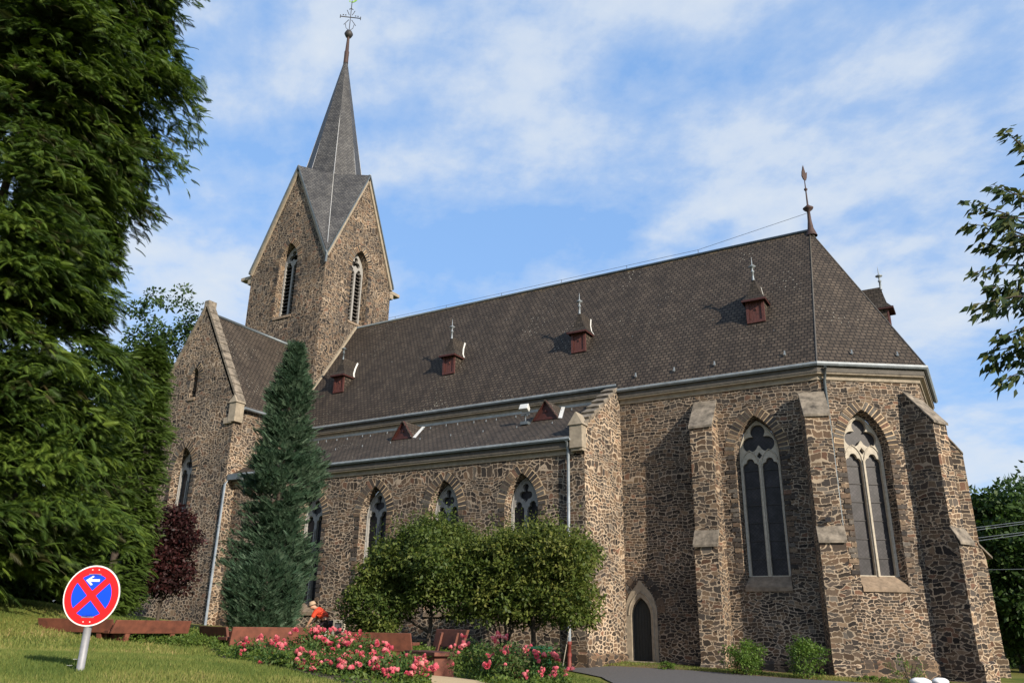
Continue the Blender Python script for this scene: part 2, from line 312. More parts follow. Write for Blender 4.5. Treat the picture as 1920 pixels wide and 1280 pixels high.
m_butt = masonry('buttress_stone', 3.2, 7.2, mortar=(.42, .34, .25), gap=.075, dark=1.15, bump=1)
m_vous = island('arch_stone', STONES, bump=.6)
m_mortar = simple('mortar', (.46, .34, .21), .9, noise=.2, nscale=14, bump=.4)
m_trim = simple('sandstone', (.27, .225, .165), .85, noise=.28, nscale=5, bump=.35)
m_sill = simple('sill_stone', (.21, .155, .105), .85, noise=.4, nscale=5, bump=.4)
m_trac = simple('tracery_stone', (.40, .355, .28), .8, noise=.22, nscale=9, bump=.2)
m_tracg = simple('tracery_grey', (.27, .26, .24), .8, noise=.2, nscale=9, bump=.2)
m_cop = simple('coping_stone', (.165, .138, .105), .9, noise=.75, nscale=3.5, bump=.6)
m_roof = tiles('roof_tiles', .215, .18, (.043, .033, .025), (.074, .058, .044), (.012, .009, .007), lichen=1.0, moss=(16.4, 17.9))
m_roofd = tiles('dormer_tiles', .20, .13, (.030, .024, .019), (.052, .042, .033), (.010, .008, .006))  # darker variant of the roof tiles, shade on the dormer caps painted in
m_roof2 = tiles('aisle_tiles', .22, .16, (.048, .037, .028), (.078, .062, .048), (.015, .012, .009), lichen=1.0)
m_slate = tiles('spire_slate', .19, .14, (.050, .050, .052), (.090, .089, .087), (.014, .014, .015), rough=.55, bump=.8)
m_zinc = simple('zinc', (.24, .27, .29), .55, .1, noise=.25, nscale=4)
m_zincd = simple('zinc_dark', (.12, .14, .15), .5, .4, noise=.25, nscale=4)
m_lead = simple('lead_white', (.60, .60, .57), .5, .1, noise=.12, nscale=6)
m_fascia = simple('fascia', (.085, .075, .062), .8, noise=.3, nscale=5)
m_red = simple('shutter_red', (.080, .022, .016), .65, noise=.35, nscale=9)
m_redd = simple('gable_red', (.050, .011, .008), .65, noise=.3, nscale=9)
m_iron = simple('iron', (.045, .04, .038), .6, .3, noise=.3)
m_rust = simple('rusty_iron', (.055, .030, .024), .7, .2, noise=.4)
m_gold = simple('gilt_green', (.30, .52, .10), .5, .2, noise=.2)
m_doorw = simple('door_wood', (.014, .017, .017), .7, noise=.4, nscale=14)
m_louv = simple('louvre', (.055, .048, .040), .75, noise=.3)
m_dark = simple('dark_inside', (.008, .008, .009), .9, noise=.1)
m_wood = simple('bench_wood', (.135, .042, .023), .75, noise=.42, nscale=5, bump=.35)
m_pole = simple('galvanised_pole', (.25, .25, .26), .55, .15, noise=.15, nscale=18)
m_bark = simple('bark', (.055, .042, .032), .95, noise=.4, nscale=10, bump=.8)
m_glass, t, b = mat('leaded_glass')
uv = N(t, 'ShaderNodeUVMap'); uv.uv_map = 'UVMap'
mp = N(t, 'ShaderNodeMapping'); mp.inputs['Rotation'].default_value = (0, 0, R(45)); mp.inputs['Scale'].default_value = (11, 11, 1); L(t, uv, mp)
ck = N(t, 'ShaderNodeTexBrick'); ck.offset = 0; ck.inputs['Scale'].default_value = 1; ck.inputs['Brick Width'].default_value = 1; ck.inputs['Row Height'].default_value = 1; ck.inputs['Mortar Size'].default_value = .06
ck.inputs['Color1'].default_value = (.020, .018, .020, 1); ck.inputs['Color2'].default_value = (.034, .030, .032, 1); ck.inputs['Mortar'].default_value = (.010, .009, .010, 1); L(t, mp, ck)
dn = N(t, 'ShaderNodeTexNoise', i_Scale=2.5, i_Detail=6.0); L(t, uv, dn); dr = ramp(t, [(.35, .6), (.7, 1.5)]); L(t, dn, dr)
mu = N(t, 'ShaderNodeMix', data_type='RGBA', blend_type='MULTIPLY'); mu.inputs[0].default_value = 1; L(t, ck, mu, 0, 6); L(t, dr, mu, 0, 7)
t.links.new(mu.outputs[2], b.inputs['Base Color']); b.inputs['Roughness'].default_value = .46; b.inputs['Specular IOR Level'].default_value = .28
bp = N(t, 'ShaderNodeBump', i_Strength=.3, i_Distance=.01); L(t, dn, bp, 0, 2); t.links.new(bp.outputs[0], b.inputs['Normal'])

# ---------------------------------------------------------------- the church
church = thing('church', 'large rubble stone church with dark slate roofs and a pointed spire', 'church', (-12, 2, 0))
TH = .6048; F2 = Vector((math.cos(TH), math.sin(TH), 0)); LF2 = 3.74
C0 = Vector((0, 0, 0)); C1 = F2*LF2; YR = 4.619; C2 = Vector((C1.x, 2*YR-C1.y, 0)); C3 = Vector((0, 2*YR, 0))
ZG, ZN, ZR, XR, OV = 10.17, 10.44, 17.69, -.28, .35
XA, WA, ZA = -7.553, 3.376, 7.60        # aisle east end, projection, gutter height
XWL, XWR, YW, ZWE, ZWA = -31.93, -25.49, -3.954, 11.06, 16.55
TX0, TX1, TY0, TY1 = -32.45, -26.29, 1.66, 7.58; TXM, ZT, ZAP, ZS = -29.37, 21.69, 28.2, 38.98

def arch(a, spring, sill, cx=0, n=9):
    """outline of a pointed opening, counter-clockwise from the sill's left corner"""
    pts = [(cx-a, sill), (cx+a, sill)]
    for i in range(n+1):                       # right arc, centre at left spring point
        th = (math.pi/3)*i/n; pts.append((cx-a + 2*a*math.cos(th), spring + 2*a*math.sin(th)))
    for i in range(1, n+1):
        th = math.pi/3*(1-i/n); pts.append((cx+a - 2*a*math.cos(th), spring + 2*a*math.sin(th)))
    return pts
class Plane:
    def __init__(s, p0, d): s.o = Vector(p0); s.d = Vector(d).normalized(); s.n = Vector((s.d.y, -s.d.x, 0))
    def __call__(s, u, z, out=0): return s.o + s.d*u + s.n*out + Vector((0, 0, z))
def wall(mb, pl, outline, openings, depth=.36, shrink=.1, m=0):
    """outline and openings in (u,z); each opening gets a splayed reveal"""
    mb.poly(outline, openings, lambda u, z: pl(u, z), m)
    for h in openings:
        cu = sum(p[0] for p in h)/len(h); zmin = min(p[1] for p in h); a = max(abs(p[0]-cu) for p in h)
        k = (a-shrink)/a
        inn = [(cu+(u-cu)*k, zmin+(z-zmin)*1.0 if abs(z-zmin) < 1e-6 else z-shrink*max(0, 1-abs(u-cu)/a)*1.0) for u, z in h]
        for i in range(len(h)):
            j = (i+1) % len(h)
            mb.face([pl(*h[i]), pl(*h[j]), pl(*inn[j], -depth), pl(*inn[i], -depth)], m)
def star(c, inside, a0, a1, n, rmax=2.0):
    out = []
    for i in range(n):
        th = a0+(a1-a0)*i/(n-1 if a1-a0 < 6.2 else n); r = .01
        while r < rmax and inside(c[0]+r*math.cos(th), c[1]+r*math.sin(th)): r += .006
        out.append((c[0]+r*math.cos(th), c[1]+r*math.sin(th)))
    return out
def circ(cx, cy, r): return lambda x, y: (x-cx)**2+(y-cy)**2 < r*r
def union(*fs): return lambda x, y: any(f(x, y) for f in fs)
def light_hole(cx, hw, sill, spring, lobe):
    """one light with a cusped head: two side lobes under a round top lobe"""
    f = union(lambda x, y: abs(x-cx) < hw and sill-9 < y < spring, circ(cx, spring+lobe*1.35, lobe), circ(cx-hw*.45, spring+.01, hw*.55), circ(cx+hw*.45, spring+.01, hw*.55), lambda x, y: abs(x-cx) < lobe*.75 and y < spring+lobe)
    return [(cx-hw, sill), (cx+hw, sill)] + star((cx, spring-.02), f, 0, math.pi, 29)
def window(pl, cu, a, spring, sill, style, depth=.36, stone=None, parent=church, sillw=.12, vous=True, label=None, wm=m_wall):
    """stone tracery plate with real openings > pane, sill, arch stones"""
    stone = stone or m_trac
    fr = a-.09; sp = spring; mb = MB(); pane = MB(); th = .15
    outer = arch(fr+.02, sp, sill-.05, cu)
    hw = (fr-.07-.085)/2; lc = .07+hw
    ap = sp + fr*math.sqrt(3)
    if style == 'chancel':
        top = [star((cu, sp+.53*fr/.68), union(circ(cu, sp+.84, .26), circ(cu-.295, sp+.39, .275), circ(cu+.295, sp+.39, .275), circ(cu, sp+.53, .19)), 0, 2*math.pi, 48)]
        dia = [[(cu-.10, sp-.04), (cu, sp-.16), (cu+.10, sp-.04), (cu, sp+.09)]]
        holes = top + dia + [light_hole(cu+s*lc, hw, sill+.04, sp-.45, .135) for s in (-1, 1)]
    elif style == 'aisle':
        k = fr/.62
        top = [star((cu, sp+.50*k), union(circ(cu, sp+.76*k, .125*k), circ(cu-.13*k, sp+.46*k, .14*k), circ(cu+.13*k, sp+.46*k, .14*k), lambda x, y: abs(x-cu) < (y-(sp+.18*k))*.75 and y < sp+.45*k, lambda x, y: abs(x-cu) < .075*k and sp+.4*k < y < sp+.75*k), 0, 2*math.pi, 44)]
        holes = top + [light_hole(cu+s*lc, hw, sill+.04, sp-.10*k, .135*k) for s in (-1, 1)]
    elif style == 'louvre':
        k = fr/.62
        top = [star((cu, sp+.50*k), union(circ(cu, sp+.72*k, .14*k), circ(cu-.17*k, sp+.42*k, .16*k), circ(cu+.17*k, sp+.42*k, .16*k), circ(cu, sp+.5*k, .13*k)), 0, 2*math.pi, 40)]
        holes = top + [light_hole(cu+s*lc, hw, sill+.04, sp-.15, .13*k) for s in (-1, 1)]
    else:
        holes = [arch(fr-.06, sp, sill+.03, cu, 7)]
    mb.poly(outer, holes, lambda u, z: pl(u, z, -depth+.02))
    for h in holes:
        cuu = sum(p[0] for p in h)/len(h); czz = sum(p[1] for p in h)/len(h)
        for i in range(len(h)):
            j = (i+1) % len(h)
            mb.face([pl(*h[i], -depth+.02), pl(*h[j], -depth+.02), pl(*h[j], -depth-th), pl(*h[i], -depth-th)])
    # raised rolls on the mullion and the frame
    if style in ('chancel', 'aisle'):
        mb.box(pl(cu, (sill+sp-.35)/2, -depth+.045), (.055, .06, sp-.35-sill), math.atan2(pl.d.y, pl.d.x))
        for s in (-1, 1):
            pp = [(cu+s*(fr-.02), sill+.02), (cu+s*(fr-.02), sp)] + [(cu-s*fr + s*(2*fr-.02)*math.cos(q), sp+(2*fr-.03)*math.sin(q)) for q in [math.pi/3*i/8 for i in range(1, 9)]]
            mb.tube([pl(u, z, -depth+.03) for u, z in pp], .026, 6)
            # sub-arches crossing over the lights
            ar = [(cu+s*(lc) + e*(-hw-.03 + 2*(hw+.03)*math.cos(q)), sp-.36 + 2*(hw+.03)*math.sin(q)) for e in (-1, 1) for q in ([math.pi/3*i/6 for i in range(7)] if e > 0 else [math.pi/3*(1-i/6) for i in range(7)])] if style == 'chancel' else None
            if ar:
                ar = ar[7:] + ar[:7] if False else ar
                for part in (ar[:7], ar[7:]): mb.tube([pl(u, z, -depth+.03) for u, z in part], .022, 6)
    w = mb.build('tracery_window', stone, parent, label)
    if style == 'louvre':
        z = sill+.1
        while z < sp+.2:
            q = Vector((0, 0, 1)); a0 = pl(cu-fr+.05, z, -depth-.02); a1 = pl(cu+fr-.05, z, -depth-.02)
            dn = -pl.n*.20 + Vector((0, 0, .16))
            pane.face([a0, a1, a1+dn, a0+dn]); pane.face([a0+dn, a1+dn, a1+Vector((0, 0, -.03)), a0+Vector((0, 0, -.03))]); pane.face([a0+Vector((0, 0, -.03)), a1+Vector((0, 0, -.03)), a1, a0])
            z += .235
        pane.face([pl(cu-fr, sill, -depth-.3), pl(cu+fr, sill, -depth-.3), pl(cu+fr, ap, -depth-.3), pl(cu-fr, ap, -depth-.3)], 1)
        p = pane.build('louvre', [m_louv, m_dark], None)
    else:
        pane.poly(outer, [], lambda u, z: pl(u, z, -depth-.11))
        if style in ('chancel', 'aisle'):
            z = sill+.6
            while z < sp-.4:
                for s in (-1, 1): pane.bar(pl(cu+s*lc-hw, z, -depth-.09), pl(cu+s*lc+hw, z, -depth-.09), .02, .02, m=1)
                z += .62
        p = pane.build('pane', [m_glass, m_iron], None)
    p.parent = w
    # sloping sill with end blocks
    s_ = MB(); d2 = depth-.01; a2 = a
    P = [pl(cu-a2, sill-.30, 0.0), pl(cu+a2, sill-.30, 0.0), pl(cu+a2, sill-.30, -d2), pl(cu-a2, sill-.30, -d2)]
    lowr = .36 if style in ('chancel', 'aisle') else .05
    T0, T1 = sill-lowr, sill+.02
    P = [pl(cu-a2+.01, T0-.14, .06), pl(cu+a2-.01, T0-.14, .06), pl(cu+a2-.09, T0-.14, -d2), pl(cu-a2+.09, T0-.14, -d2), pl(cu-a2+.01, T0+.01, .06), pl(cu+a2-.01, T0+.01, .06), pl(cu+a2-.09, T1, -d2), pl(cu-a2+.09, T1, -d2)]
    s_.hexa(P)
    q = s_.build('sill', m_sill, None, bevel=.012); q.parent = w
    if vous:
        v = MB(); L0 = .35; segs = []
        rr = random.Random(int(cu*100)); arc = 2*a*math.pi/3; n = max(5, int(arc/.135))
        for sd in (-1, 1):
            for i in range(n):
                q0 = math.pi/3*(i+.13)/n; q1 = math.pi/3*(i+.87)/n
                c = cu-sd*a; ln = L0*(.85+.3*rr.random())
                pts = [(c+sd*2*a*math.cos(q0), sp+2*a*math.sin(q0)), (c+sd*(2*a+ln)*math.cos(q0), sp+(2*a+ln)*math.sin(q0)), (c+sd*(2*a+ln)*math.cos(q1), sp+(2*a+ln)*math.sin(q1)), (c+sd*2*a*math.cos(q1), sp+2*a*math.sin(q1))]
                pts = [(u if (u-cu)*sd > .012 else cu+sd*.012, z) for u, z in pts]
                segs.append(pts if sd > 0 else pts[::-1])
            zz_ = sp-.02
            for k in range(int((sp-sill)/.17) if style != 'slit' else 3):       # jamb stones
                ln = (.30 if k % 2 else .20)*(.8+.5*rr.random()); hh = .125+.02*rr.random()
                pts = [(cu+sd*a, zz_-hh), (cu+sd*(a+ln), zz_-hh), (cu+sd*(a+ln), zz_), (cu+sd*a, zz_)]
                segs.append(pts if sd > 0 else pts[::-1]); zz_ -= hh+.04
                if zz_ < sill+.1: break
        for pts in segs:
            o = .012+.02*rr.random()
            v.face([pl(u, z, o) for u, z in pts], 0)
            for i in range(4):
                j = (i+1) % 4; v.face([pl(*pts[i], -.04), pl(*pts[j], -.04), pl(*pts[j], o), pl(*pts[i], o)], 0)
        # mortar bed the stones sit in
        for sd in (-1, 1):
            for i in range(9):
                q0, q1 = math.pi/3*i/9, math.pi/3*(i+1)/9; c = cu-sd*a; r1 = 2*a+L0
                pts = [(c+sd*2*a*math.cos(q0), sp+2*a*math.sin(q0)), (c+sd*r1*math.cos(q0), sp+r1*math.sin(q0)), (c+sd*r1*math.cos(q1), sp+r1*math.sin(q1)), (c+sd*2*a*math.cos(q1), sp+2*a*math.sin(q1))]
                pts = [(u if (u-cu)*sd > 0 else cu, z) for u, z in pts]
                v.face([pl(u, z, .005) for u, z in (pts if sd > 0 else pts[::-1])], 1)
        q = v.build('arch_stones', [m_vous, m_mortar], None); q.parent = w
    return w
def sub(o, w):
    o.parent = w; return o
ZB = -1.6
# chancel south wall
pS = Plane((0, 0, 0), (1, 0, 0))
mb = MB()
wS = arch(.80, 7.20, 2.60, -2.33); dr = arch(.40, 1.55, .12, -6.97, 7)
wall(mb, pS, [(XA-1, ZB), (0, ZB), (0, ZG-.55), (XA-1, ZG-.55)], [wS, arch(.60, 1.72, .10, -6.97, 7)], .36, .09)
p2 = Plane(C0, F2); cuF = 1.47
wF = arch(.80, 7.20, 2.60, cuF)
wall(mb, p2, [(0, ZB), (LF2, ZB), (LF2, ZG-.55), (0, ZG-.55)], [wF])
for a_, b_ in ((C1, C2), (C2, C3)):
    mb.face([a_+Vector((0, 0, ZB)), b_+Vector((0, 0, ZB)), b_+Vector((0, 0, ZG-.5)), a_+Vector((0, 0, ZG-.5))])
mb.face([C3+Vector((0, 0, ZB)), Vector((TX1, C3.y, ZB)), Vector((TX1, C3.y, ZG-.5)), C3+Vector((0, 0, ZG-.5))])
mb.build('chancel_wall', m_wall, church)
window(pS, -2.33, .80, 7.20, 2.95, 'chancel', label='dark traceried window in the side wall beside the corner')
window(p2, cuF, .80, 7.20, 2.95, 'chancel', label='sunlit greyish traceried window in the angled end wall')
# plinth of the chancel
mb = MB()
for a_, b_ in ((Vector((XA, 0, 0)), C0), (C0, C1), (C1, C2)):
    d = (b_-a_).normalized(); n = Vector((d.y, -d.x, 0)); o = .10
    z = .40 if a_ is not C0 else .40
    za_, zb_ = (.10, .36) if b_ is C0 else (.40, .42)
    q0, q1 = a_+n*o, b_+n*o + d*.03
    mb.face([q0+Vector((0, 0, ZB)), q1+Vector((0, 0, ZB)), q1+Vector((0, 0, zb_-.1)), q0+Vector((0, 0, za_-.1))])
    mb.face([q0+Vector((0, 0, za_-.1)), q1+Vector((0, 0, zb_-.1)), b_+Vector((0, 0, zb_)), a_+Vector((0, 0, za_))])
mb.build('plinth', m_plinth, church)
# door
mb = MB(); leaf = MB()
so_ = arch(.62, 1.72, .02, -6.97, 8); si_ = arch(.375, 1.62, .10, -6.97, 8)
mb.poly(so_, [si_], lambda u, z: pS(u, z, .035))
for lp, s_ in ((so_, 0), (si_, 1)):
    for i in range(len(lp)):
        j = (i+1) % len(lp)
        if s_: mb.face([pS(*lp[i], .035), pS(*lp[j], .035), pS(*lp[j], -.22), pS(*lp[i], -.22)])
        else: mb.face([pS(*lp[i], -.05), pS(*lp[j], -.05), pS(*lp[j], .035), pS(*lp[i], .035)])
for i in range(len(si_)-1):
    if i == 0: continue
mb.tube([pS(u, z, .03) for u, z in arch(.47, 1.66, .15, -6.97, 8)[1:]], .035, 6)
mb.poly([(-7.10, 2.70), (-6.84, 2.70), (-6.92, 2.85), (-7.02, 2.85)], [], lambda u, z: pS(u, z, .04))
mb.box((-6.97, -.12, .03), (1.5, .5, .16))
leaf.poly(si_, [], lambda u, z: pS(u, z, -.17))
for i in range(7):
    u = -7.30+.11*i; leaf.box(pS(u, 1.1, -.165), (.10, .02, 1.95 if abs(i-3) < 3 else 1.6))
leaf.box(pS(-6.72, 1.05, -.14), (.03, .05, .14))
dl = leaf.build('door', m_doorw, church, 'narrow dark pointed door at the wall corner'); sub(mb.build('door_surround', m_trim, None, bevel=.008), dl)
# voussoirs over the door
v = MB(); rr = random.Random(3)
for sd in (-1, 1):
    for i in range(6):
        q0, q1 = math.pi/3*(i+.08)/6, math.pi/3*(i+.92)/6; a = .64; c = -6.97-sd*a; ln = .30
        pts = [(c+sd*(2*a)*math.cos(q0), 1.75+2*a*math.sin(q0)), (c+sd*(2*a+ln)*math.cos(q0), 1.75+(2*a+ln)*math.sin(q0)), (c+sd*(2*a+ln)*math.cos(q1), 1.75+(2*a+ln)*math.sin(q1)), (c+sd*2*a*math.cos(q1), 1.75+2*a*math.sin(q1))]
        pts = [(u if (u+6.97)*sd > .16 else -6.97+sd*.16, z) for u, z in pts]
        if min(u for u, z in pts) < XA+.02: pts = [(max(u, XA+.02), z) for u, z in pts]
        pts = pts if sd > 0 else pts[::-1]; v.face([pS(u, z, .02) for u, z in pts])
        for k in range(4): v.face([pS(*pts[k], -.03), pS(*pts[(k+1) % 4], -.03), pS(*pts[(k+1) % 4], .02), pS(*pts[k], .02)])
sub(v.build('arch_stones', m_vous, None), dl)

# eaves cornice: moulded stone, fascia and gutter along a chain of wall corners
def cornice(chain, ztop, name='cornice', ext=0):
    st = MB(); fa = MB(); gu = MB()
    def off(d_):
        out = []
        for i, p in enumerate(chain):
            ns = []
            for a_, b_ in (((chain[i-1], p) if i > 0 else None, (p, chain[i+1]) if i < len(chain)-1 else None),):
                for s in (a_, b_):
                    if s: d = (s[1]-s[0]).normalized(); ns.append(Vector((d.y, -d.x, 0)))
            n = sum(ns, Vector((0, 0, 0))).normalized(); k = 1/max(.3, n.dot(ns[0])); out.append(p+n*d_*k)
        return out
    def band(mb, prof):
        R_ = [off(o) for o, z in prof]
        for k in range(len(prof)-1):
            for i in range(len(chain)-1):
                a0, a1 = R_[k][i], R_[k][i+1]; b0, b1 = R_[k+1][i], R_[k+1][i+1]
                mb.face([a0+Vector((0, 0, prof[k][1])), a1+Vector((0, 0, prof[k][1])), b1+Vector((0, 0, prof[k+1][1])), b0+Vector((0, 0, prof[k+1][1]))])
        for i in (0, len(chain)-1):
            q = [R_[k][i]+Vector((0, 0, prof[k][1])) for k in range(len(prof))]; mb.face(q if i else q[::-1])
    z = ztop
    band(st, [(0, z-.57), (.05, z-.56), (.05, z-.43), (.10, z-.40), (.19, z-.38), (.20, z-.33), (0, z-.32)])
    band(fa, [(.0, z-.325), (.225, z-.325), (.225, z-.10), (0, z-.10)])
    band(gu, [(.24, z-.10), (.33, z-.12), (.385, z-.06), (.385, z+.01), (.37, z+.015), (.36, z-.04), (.25, z-.05), (.24, z-.10)])
    o = st.build(name, m_trim, church); sub(fa.build('fascia', m_fascia, None), o); sub(gu.build('gutter', m_zinc, None), o)
    return o
V3 = lambda x, y: Vector((x, y, 0))
cornice([V3(XA+.02, 0), C0, C1, C2], ZG)
cornice([V3(-25.6, .18), V3(XA-.06, .18)], ZN)
cornice([V3(XWR, -WA), V3(XA-.42, -WA)], ZA)

# buttresses: stage profile (out, z) swept over a width
def buttress(o, d, wd, prof, caps, label):
    o = Vector(o); d = Vector(d).normalized(); t = Vector((-d.y, d.x, 0)); mb = MB(); cp = MB()
    base = [(-.3, ZB)] + prof + [(-.3, prof[-1][1])]
    L_, R_ = [], []
    for q, z in base: L_.append(o+d*q-t*wd/2+Vector((0, 0, z))); R_.append(o+d*q+t*wd/2+Vector((0, 0, z)))
    mb.poly(base, [], lambda q, z: o+d*q-t*wd/2+Vector((0, 0, z))); mb.poly(base, [], lambda q, z: o+d*q+t*wd/2+Vector((0, 0, z)), flip=True)
    for i in range(1, len(base)-2): mb.face([L_[i], R_[i], R_[i+1], L_[i+1]])
    b_ = mb.build('buttress', m_butt, church, label)
    bmx = b_.data; bm_ = bmesh.new(); bm_.from_mesh(bmx); bmesh.ops.recalc_face_normals(bm_, faces=bm_.faces); bm_.to_mesh(bmx); bm_.free()
    for (q0, z0), (q1, z1) in caps:          # sloping cap slabs from (inner, high) to (outer, low)
        cp = MB(); up_ = Vector((0, 0, .09)); e = wd/2+.035
        P = [o+d*(q1+.07)-t*e+Vector((0, 0, z1-.10)), o+d*(q1+.07)+t*e+Vector((0, 0, z1-.10)), o+d*q0+t*e+Vector((0, 0, z0-.05)), o+d*q0-t*e+Vector((0, 0, z0-.05))]
        cp.hexa(P + [p+up_ for p in P]); sub(cp.build('weathering_slab', m_cop, None, bevel=.01), b_)
prof = [(1.22, ZB), (1.22, .05), (1.08, .18), (1.06, 3.92), (.84, 4.40), (.80, 8.14), (0, 9.22)]
buttress((-4.09, 0, 0), (0, -1, 0), .82, prof, [((.82, 4.47), (1.08, 3.98)), ((-.02, 9.32), (.80, 8.22))], 'buttress beside the small door')
prof = [(1.16, ZB), (1.16, .20), (1.04, .30), (1.02, 3.92), (.86, 4.36), (.82, 8.10), (.1, 9.0)]
buttress((-.27, -.05, 0), (.298, -.955, 0), .80, prof, [((.84, 4.43), (1.04, 3.98)), ((.05, 9.14), (.82, 8.18))], 'corner buttress with a zinc downpipe beside it')
prof = [(1.16, ZB), (1.16, .34), (1.06, .44), (1.02, 3.95), (.86, 4.42), (.84, 7.95), (.0, 9.1)]
B3o = C1 - F2*.36
buttress(B3o, (.886, -.465, 0), .78, prof, [((.83, 4.49), (1.04, 4.01)), ((-.05, 9.22), (.84, 8.03))], 'buttress at the far end with a shaded flank')
buttress(C2 + Vector((0, .3, 0)), (.886, .465, 0), .78, prof, [((.80, 4.49), (1.18, 4.01)), ((-.05, 9.22), (.78, 8.03))], 'rearmost buttress')

# nave wall above the aisle roof, aisle walls
mb = MB()
mb.face([(XWR-3, .18, 7), (XA+.0, .18, 7), (XA, .18, ZN-.5), (XWR-3, .18, ZN-.5)])
mb.build('nave_wall', m_wall, church)
pA = Plane((0, -WA, 0), (1, 0, 0))
AW = [-10.12, -13.58, -17.04, -20.5, -23.6]
mb = MB(); op = [arch(.70, 5.32, 1.66, u) for u in AW[:4]]
wall(mb, pA, [(XWR, ZB), (XA, ZB), (XA, ZA-.55), (XWR, ZA-.55)], op)
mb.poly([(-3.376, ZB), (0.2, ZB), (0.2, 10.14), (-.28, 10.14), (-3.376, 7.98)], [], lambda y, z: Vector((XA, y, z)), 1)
mb.face([(XA-.46, -WA, ZA-.6), (XA, -WA, ZA-.6), (XA, -WA, 8.0), (XA-.46, -WA, 8.0)])
mb.face([(XA-.46, 0.2, 10.14), (XA-.46, -.28, 10.14), (XA-.46, -WA, 7.98), (XA-.46, -WA, 7.3), (XA-.46, .2, 7.3)][::-1])
mb.face([(XA-.46, -WA, 7.98), (XA, -WA, 7.98), (XA, -.28, 10.14), (XA-.46, -.28, 10.14)])
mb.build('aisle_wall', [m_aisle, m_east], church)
LBL = ['rightmost aisle window next to the downpipe', 'aisle window second from the right', 'aisle window above the dark small tree', 'aisle window half hidden by the blue conifer']
for u, lb in zip(AW[:4], LBL): window(pA, u, .70, 5.32, 1.98, 'aisle', stone=m_tracg, label=lb)
mb = MB()                                                      # aisle plinth
mb.face([(XWR, -WA-.07, ZB), (XA+.07, -WA-.07, ZB), (XA+.07, -WA-.07, .36), (XWR, -WA-.07, 1.25)]); mb.face([(XWR, -WA-.07, 1.25), (XA+.07, -WA-.07, .36), (XA, -WA, .44), (XWR, -WA, 1.33)])
mb.face([(XA+.07, -WA-.07, ZB), (XA+.07, .05, ZB), (XA+.07, .05, .26), (XA+.07, -WA-.07, .36)]); mb.face([(XA+.07, -WA-.07, .36), (XA+.07, 0.05, .26), (XA, .05, .34), (XA, -WA, .44)])
mb.build('plinth', m_plinth, church)
# coping and kneeler of the aisle's end wall
mb = MB(); n = 7; p0 = Vector((0, -WA-.02, 7.98)); p1 = Vector((0, -.20, 10.20)); d = (p1-p0)/n; upn = Vector((0, -d.z, d.y)).normalized()
for i in range(n):
    a_ = p0+d*i; b_ = p0+d*(i+1)*1.0 - d*.03
    P = [Vector((x, q.y, q.z)) + upn*h for h, q in ((.0, a_), (.0, b_)) for x in (XA-.50, XA+.04)]
    lo_, hi_ = .14+.05, .10
    mb.hexa([P[0], P[1], P[3], P[2], P[0]+upn*lo_, P[1]+upn*lo_, P[3]+upn*hi_, P[2]+upn*hi_])
cpn = mb.build('gable_coping', m_cop, church, bevel=.015)
mb = MB(); kx = XA-.21
mb.box((kx, -WA-.10, 7.62), (.50, .36, .82)); mb.box((kx, -WA-.08, 7.16), (.46, .26, .10))
mb.hexa([Vector(p) for p in ((kx-.31, -WA-.33, 8.03), (kx+.31, -WA-.33, 8.03), (kx+.31, -WA+.18, 8.03), (kx-.31, -WA+.18, 8.03), (kx-.02, -WA-.26, 8.52), (kx+.02, -WA-.26, 8.52), (kx+.02, -WA+.30, 8.52), (kx-.02, -WA+.30, 8.52))])
sub(mb.build('kneeler', m_trim, None, bevel=.01), cpn)

# roofs
mb = MB()
E = lambda p, o=OV: p
def eo(p, q):                                                   # eave corner pushed out by the overhang
    return Vector((p.x, p.y, 0)) + q
e0 = Vector((XA+.25, -OV, ZG)); e1 = Vector((.11, -OV, ZG)); 
n2 = p2.n; e2 = Vector((C1.x+.32, C1.y-.14, ZG)); e3 = Vector((e2.x, 2*YR-e2.y, ZG)); e4 = Vector((.11, 2*YR+OV, ZG)); A_ = Vector((XR, YR, ZR))
SL = (ZR-ZG)/(YR+OV); yN = -OV + (ZN-ZG)/SL; TXR = TX1
rW = Vector((TXR, YR, ZR)); nE = Vector((XA+.0, yN-.12, ZN-.12*SL))
mb.face([(XA+.0, -OV, ZG), e1, A_, (XA+.0, YR, ZR)])
mb.face([(TXR-1.5, yN-.02, ZN-.02*SL), (XA, yN-.02, ZN-.02*SL), (XA, YR, ZR), (TXR-1.5, YR, ZR)])
mb.face([e1, e2, A_]); mb.face([e2, e3, A_]); mb.face([e3, e4, A_])
mb.face([e4, (TXR-1.5, 2*YR+OV, ZG), (TXR-1.5, YR, ZR), A_])
# underside and edge
for a_, b_ in (((XA, -OV, ZG), e1), (e1, e2), (e2, e3)): mb.face([Vector(a_)-Vector((0, 0, .05)), Vector(b_)-Vector((0, 0, .05)), b_, a_])
roof = mb.build('main_roof', m_roof, church)
mb = MB()
mb.tube([A_+Vector((.1, 0, .05)), rW+Vector((0, 0, .05))], .065, 8)
sub(mb.build('ridge_cap', m_zincd, None), roof)
for q in (e1, e2):
    mb = MB(); mb.tube([A_+Vector((0, 0, .0)), Vector(q)+Vector((0, 0, .01))], .03, 6); sub(mb.build('hip_cap', m_fascia, None), roof)
mb = MB()
mb.tube([A_+Vector((0, 0, .9)), A_+Vector((-5, 0, .28)), A_+Vector((-24, 0, .25))], .009, 5)
for i in range(6): mb.tube([A_+Vector((-5-3.6*i, 0, 0)), A_+Vector((-5-3.6*i, 0, .27))], .012, 5)
sub(mb.build('lightning_wire', m_iron, None), roof)
mb = MB(); AR0 = Vector((0, -WA-OV-.0, ZA)); AR1 = Vector((0, .18, 9.86))
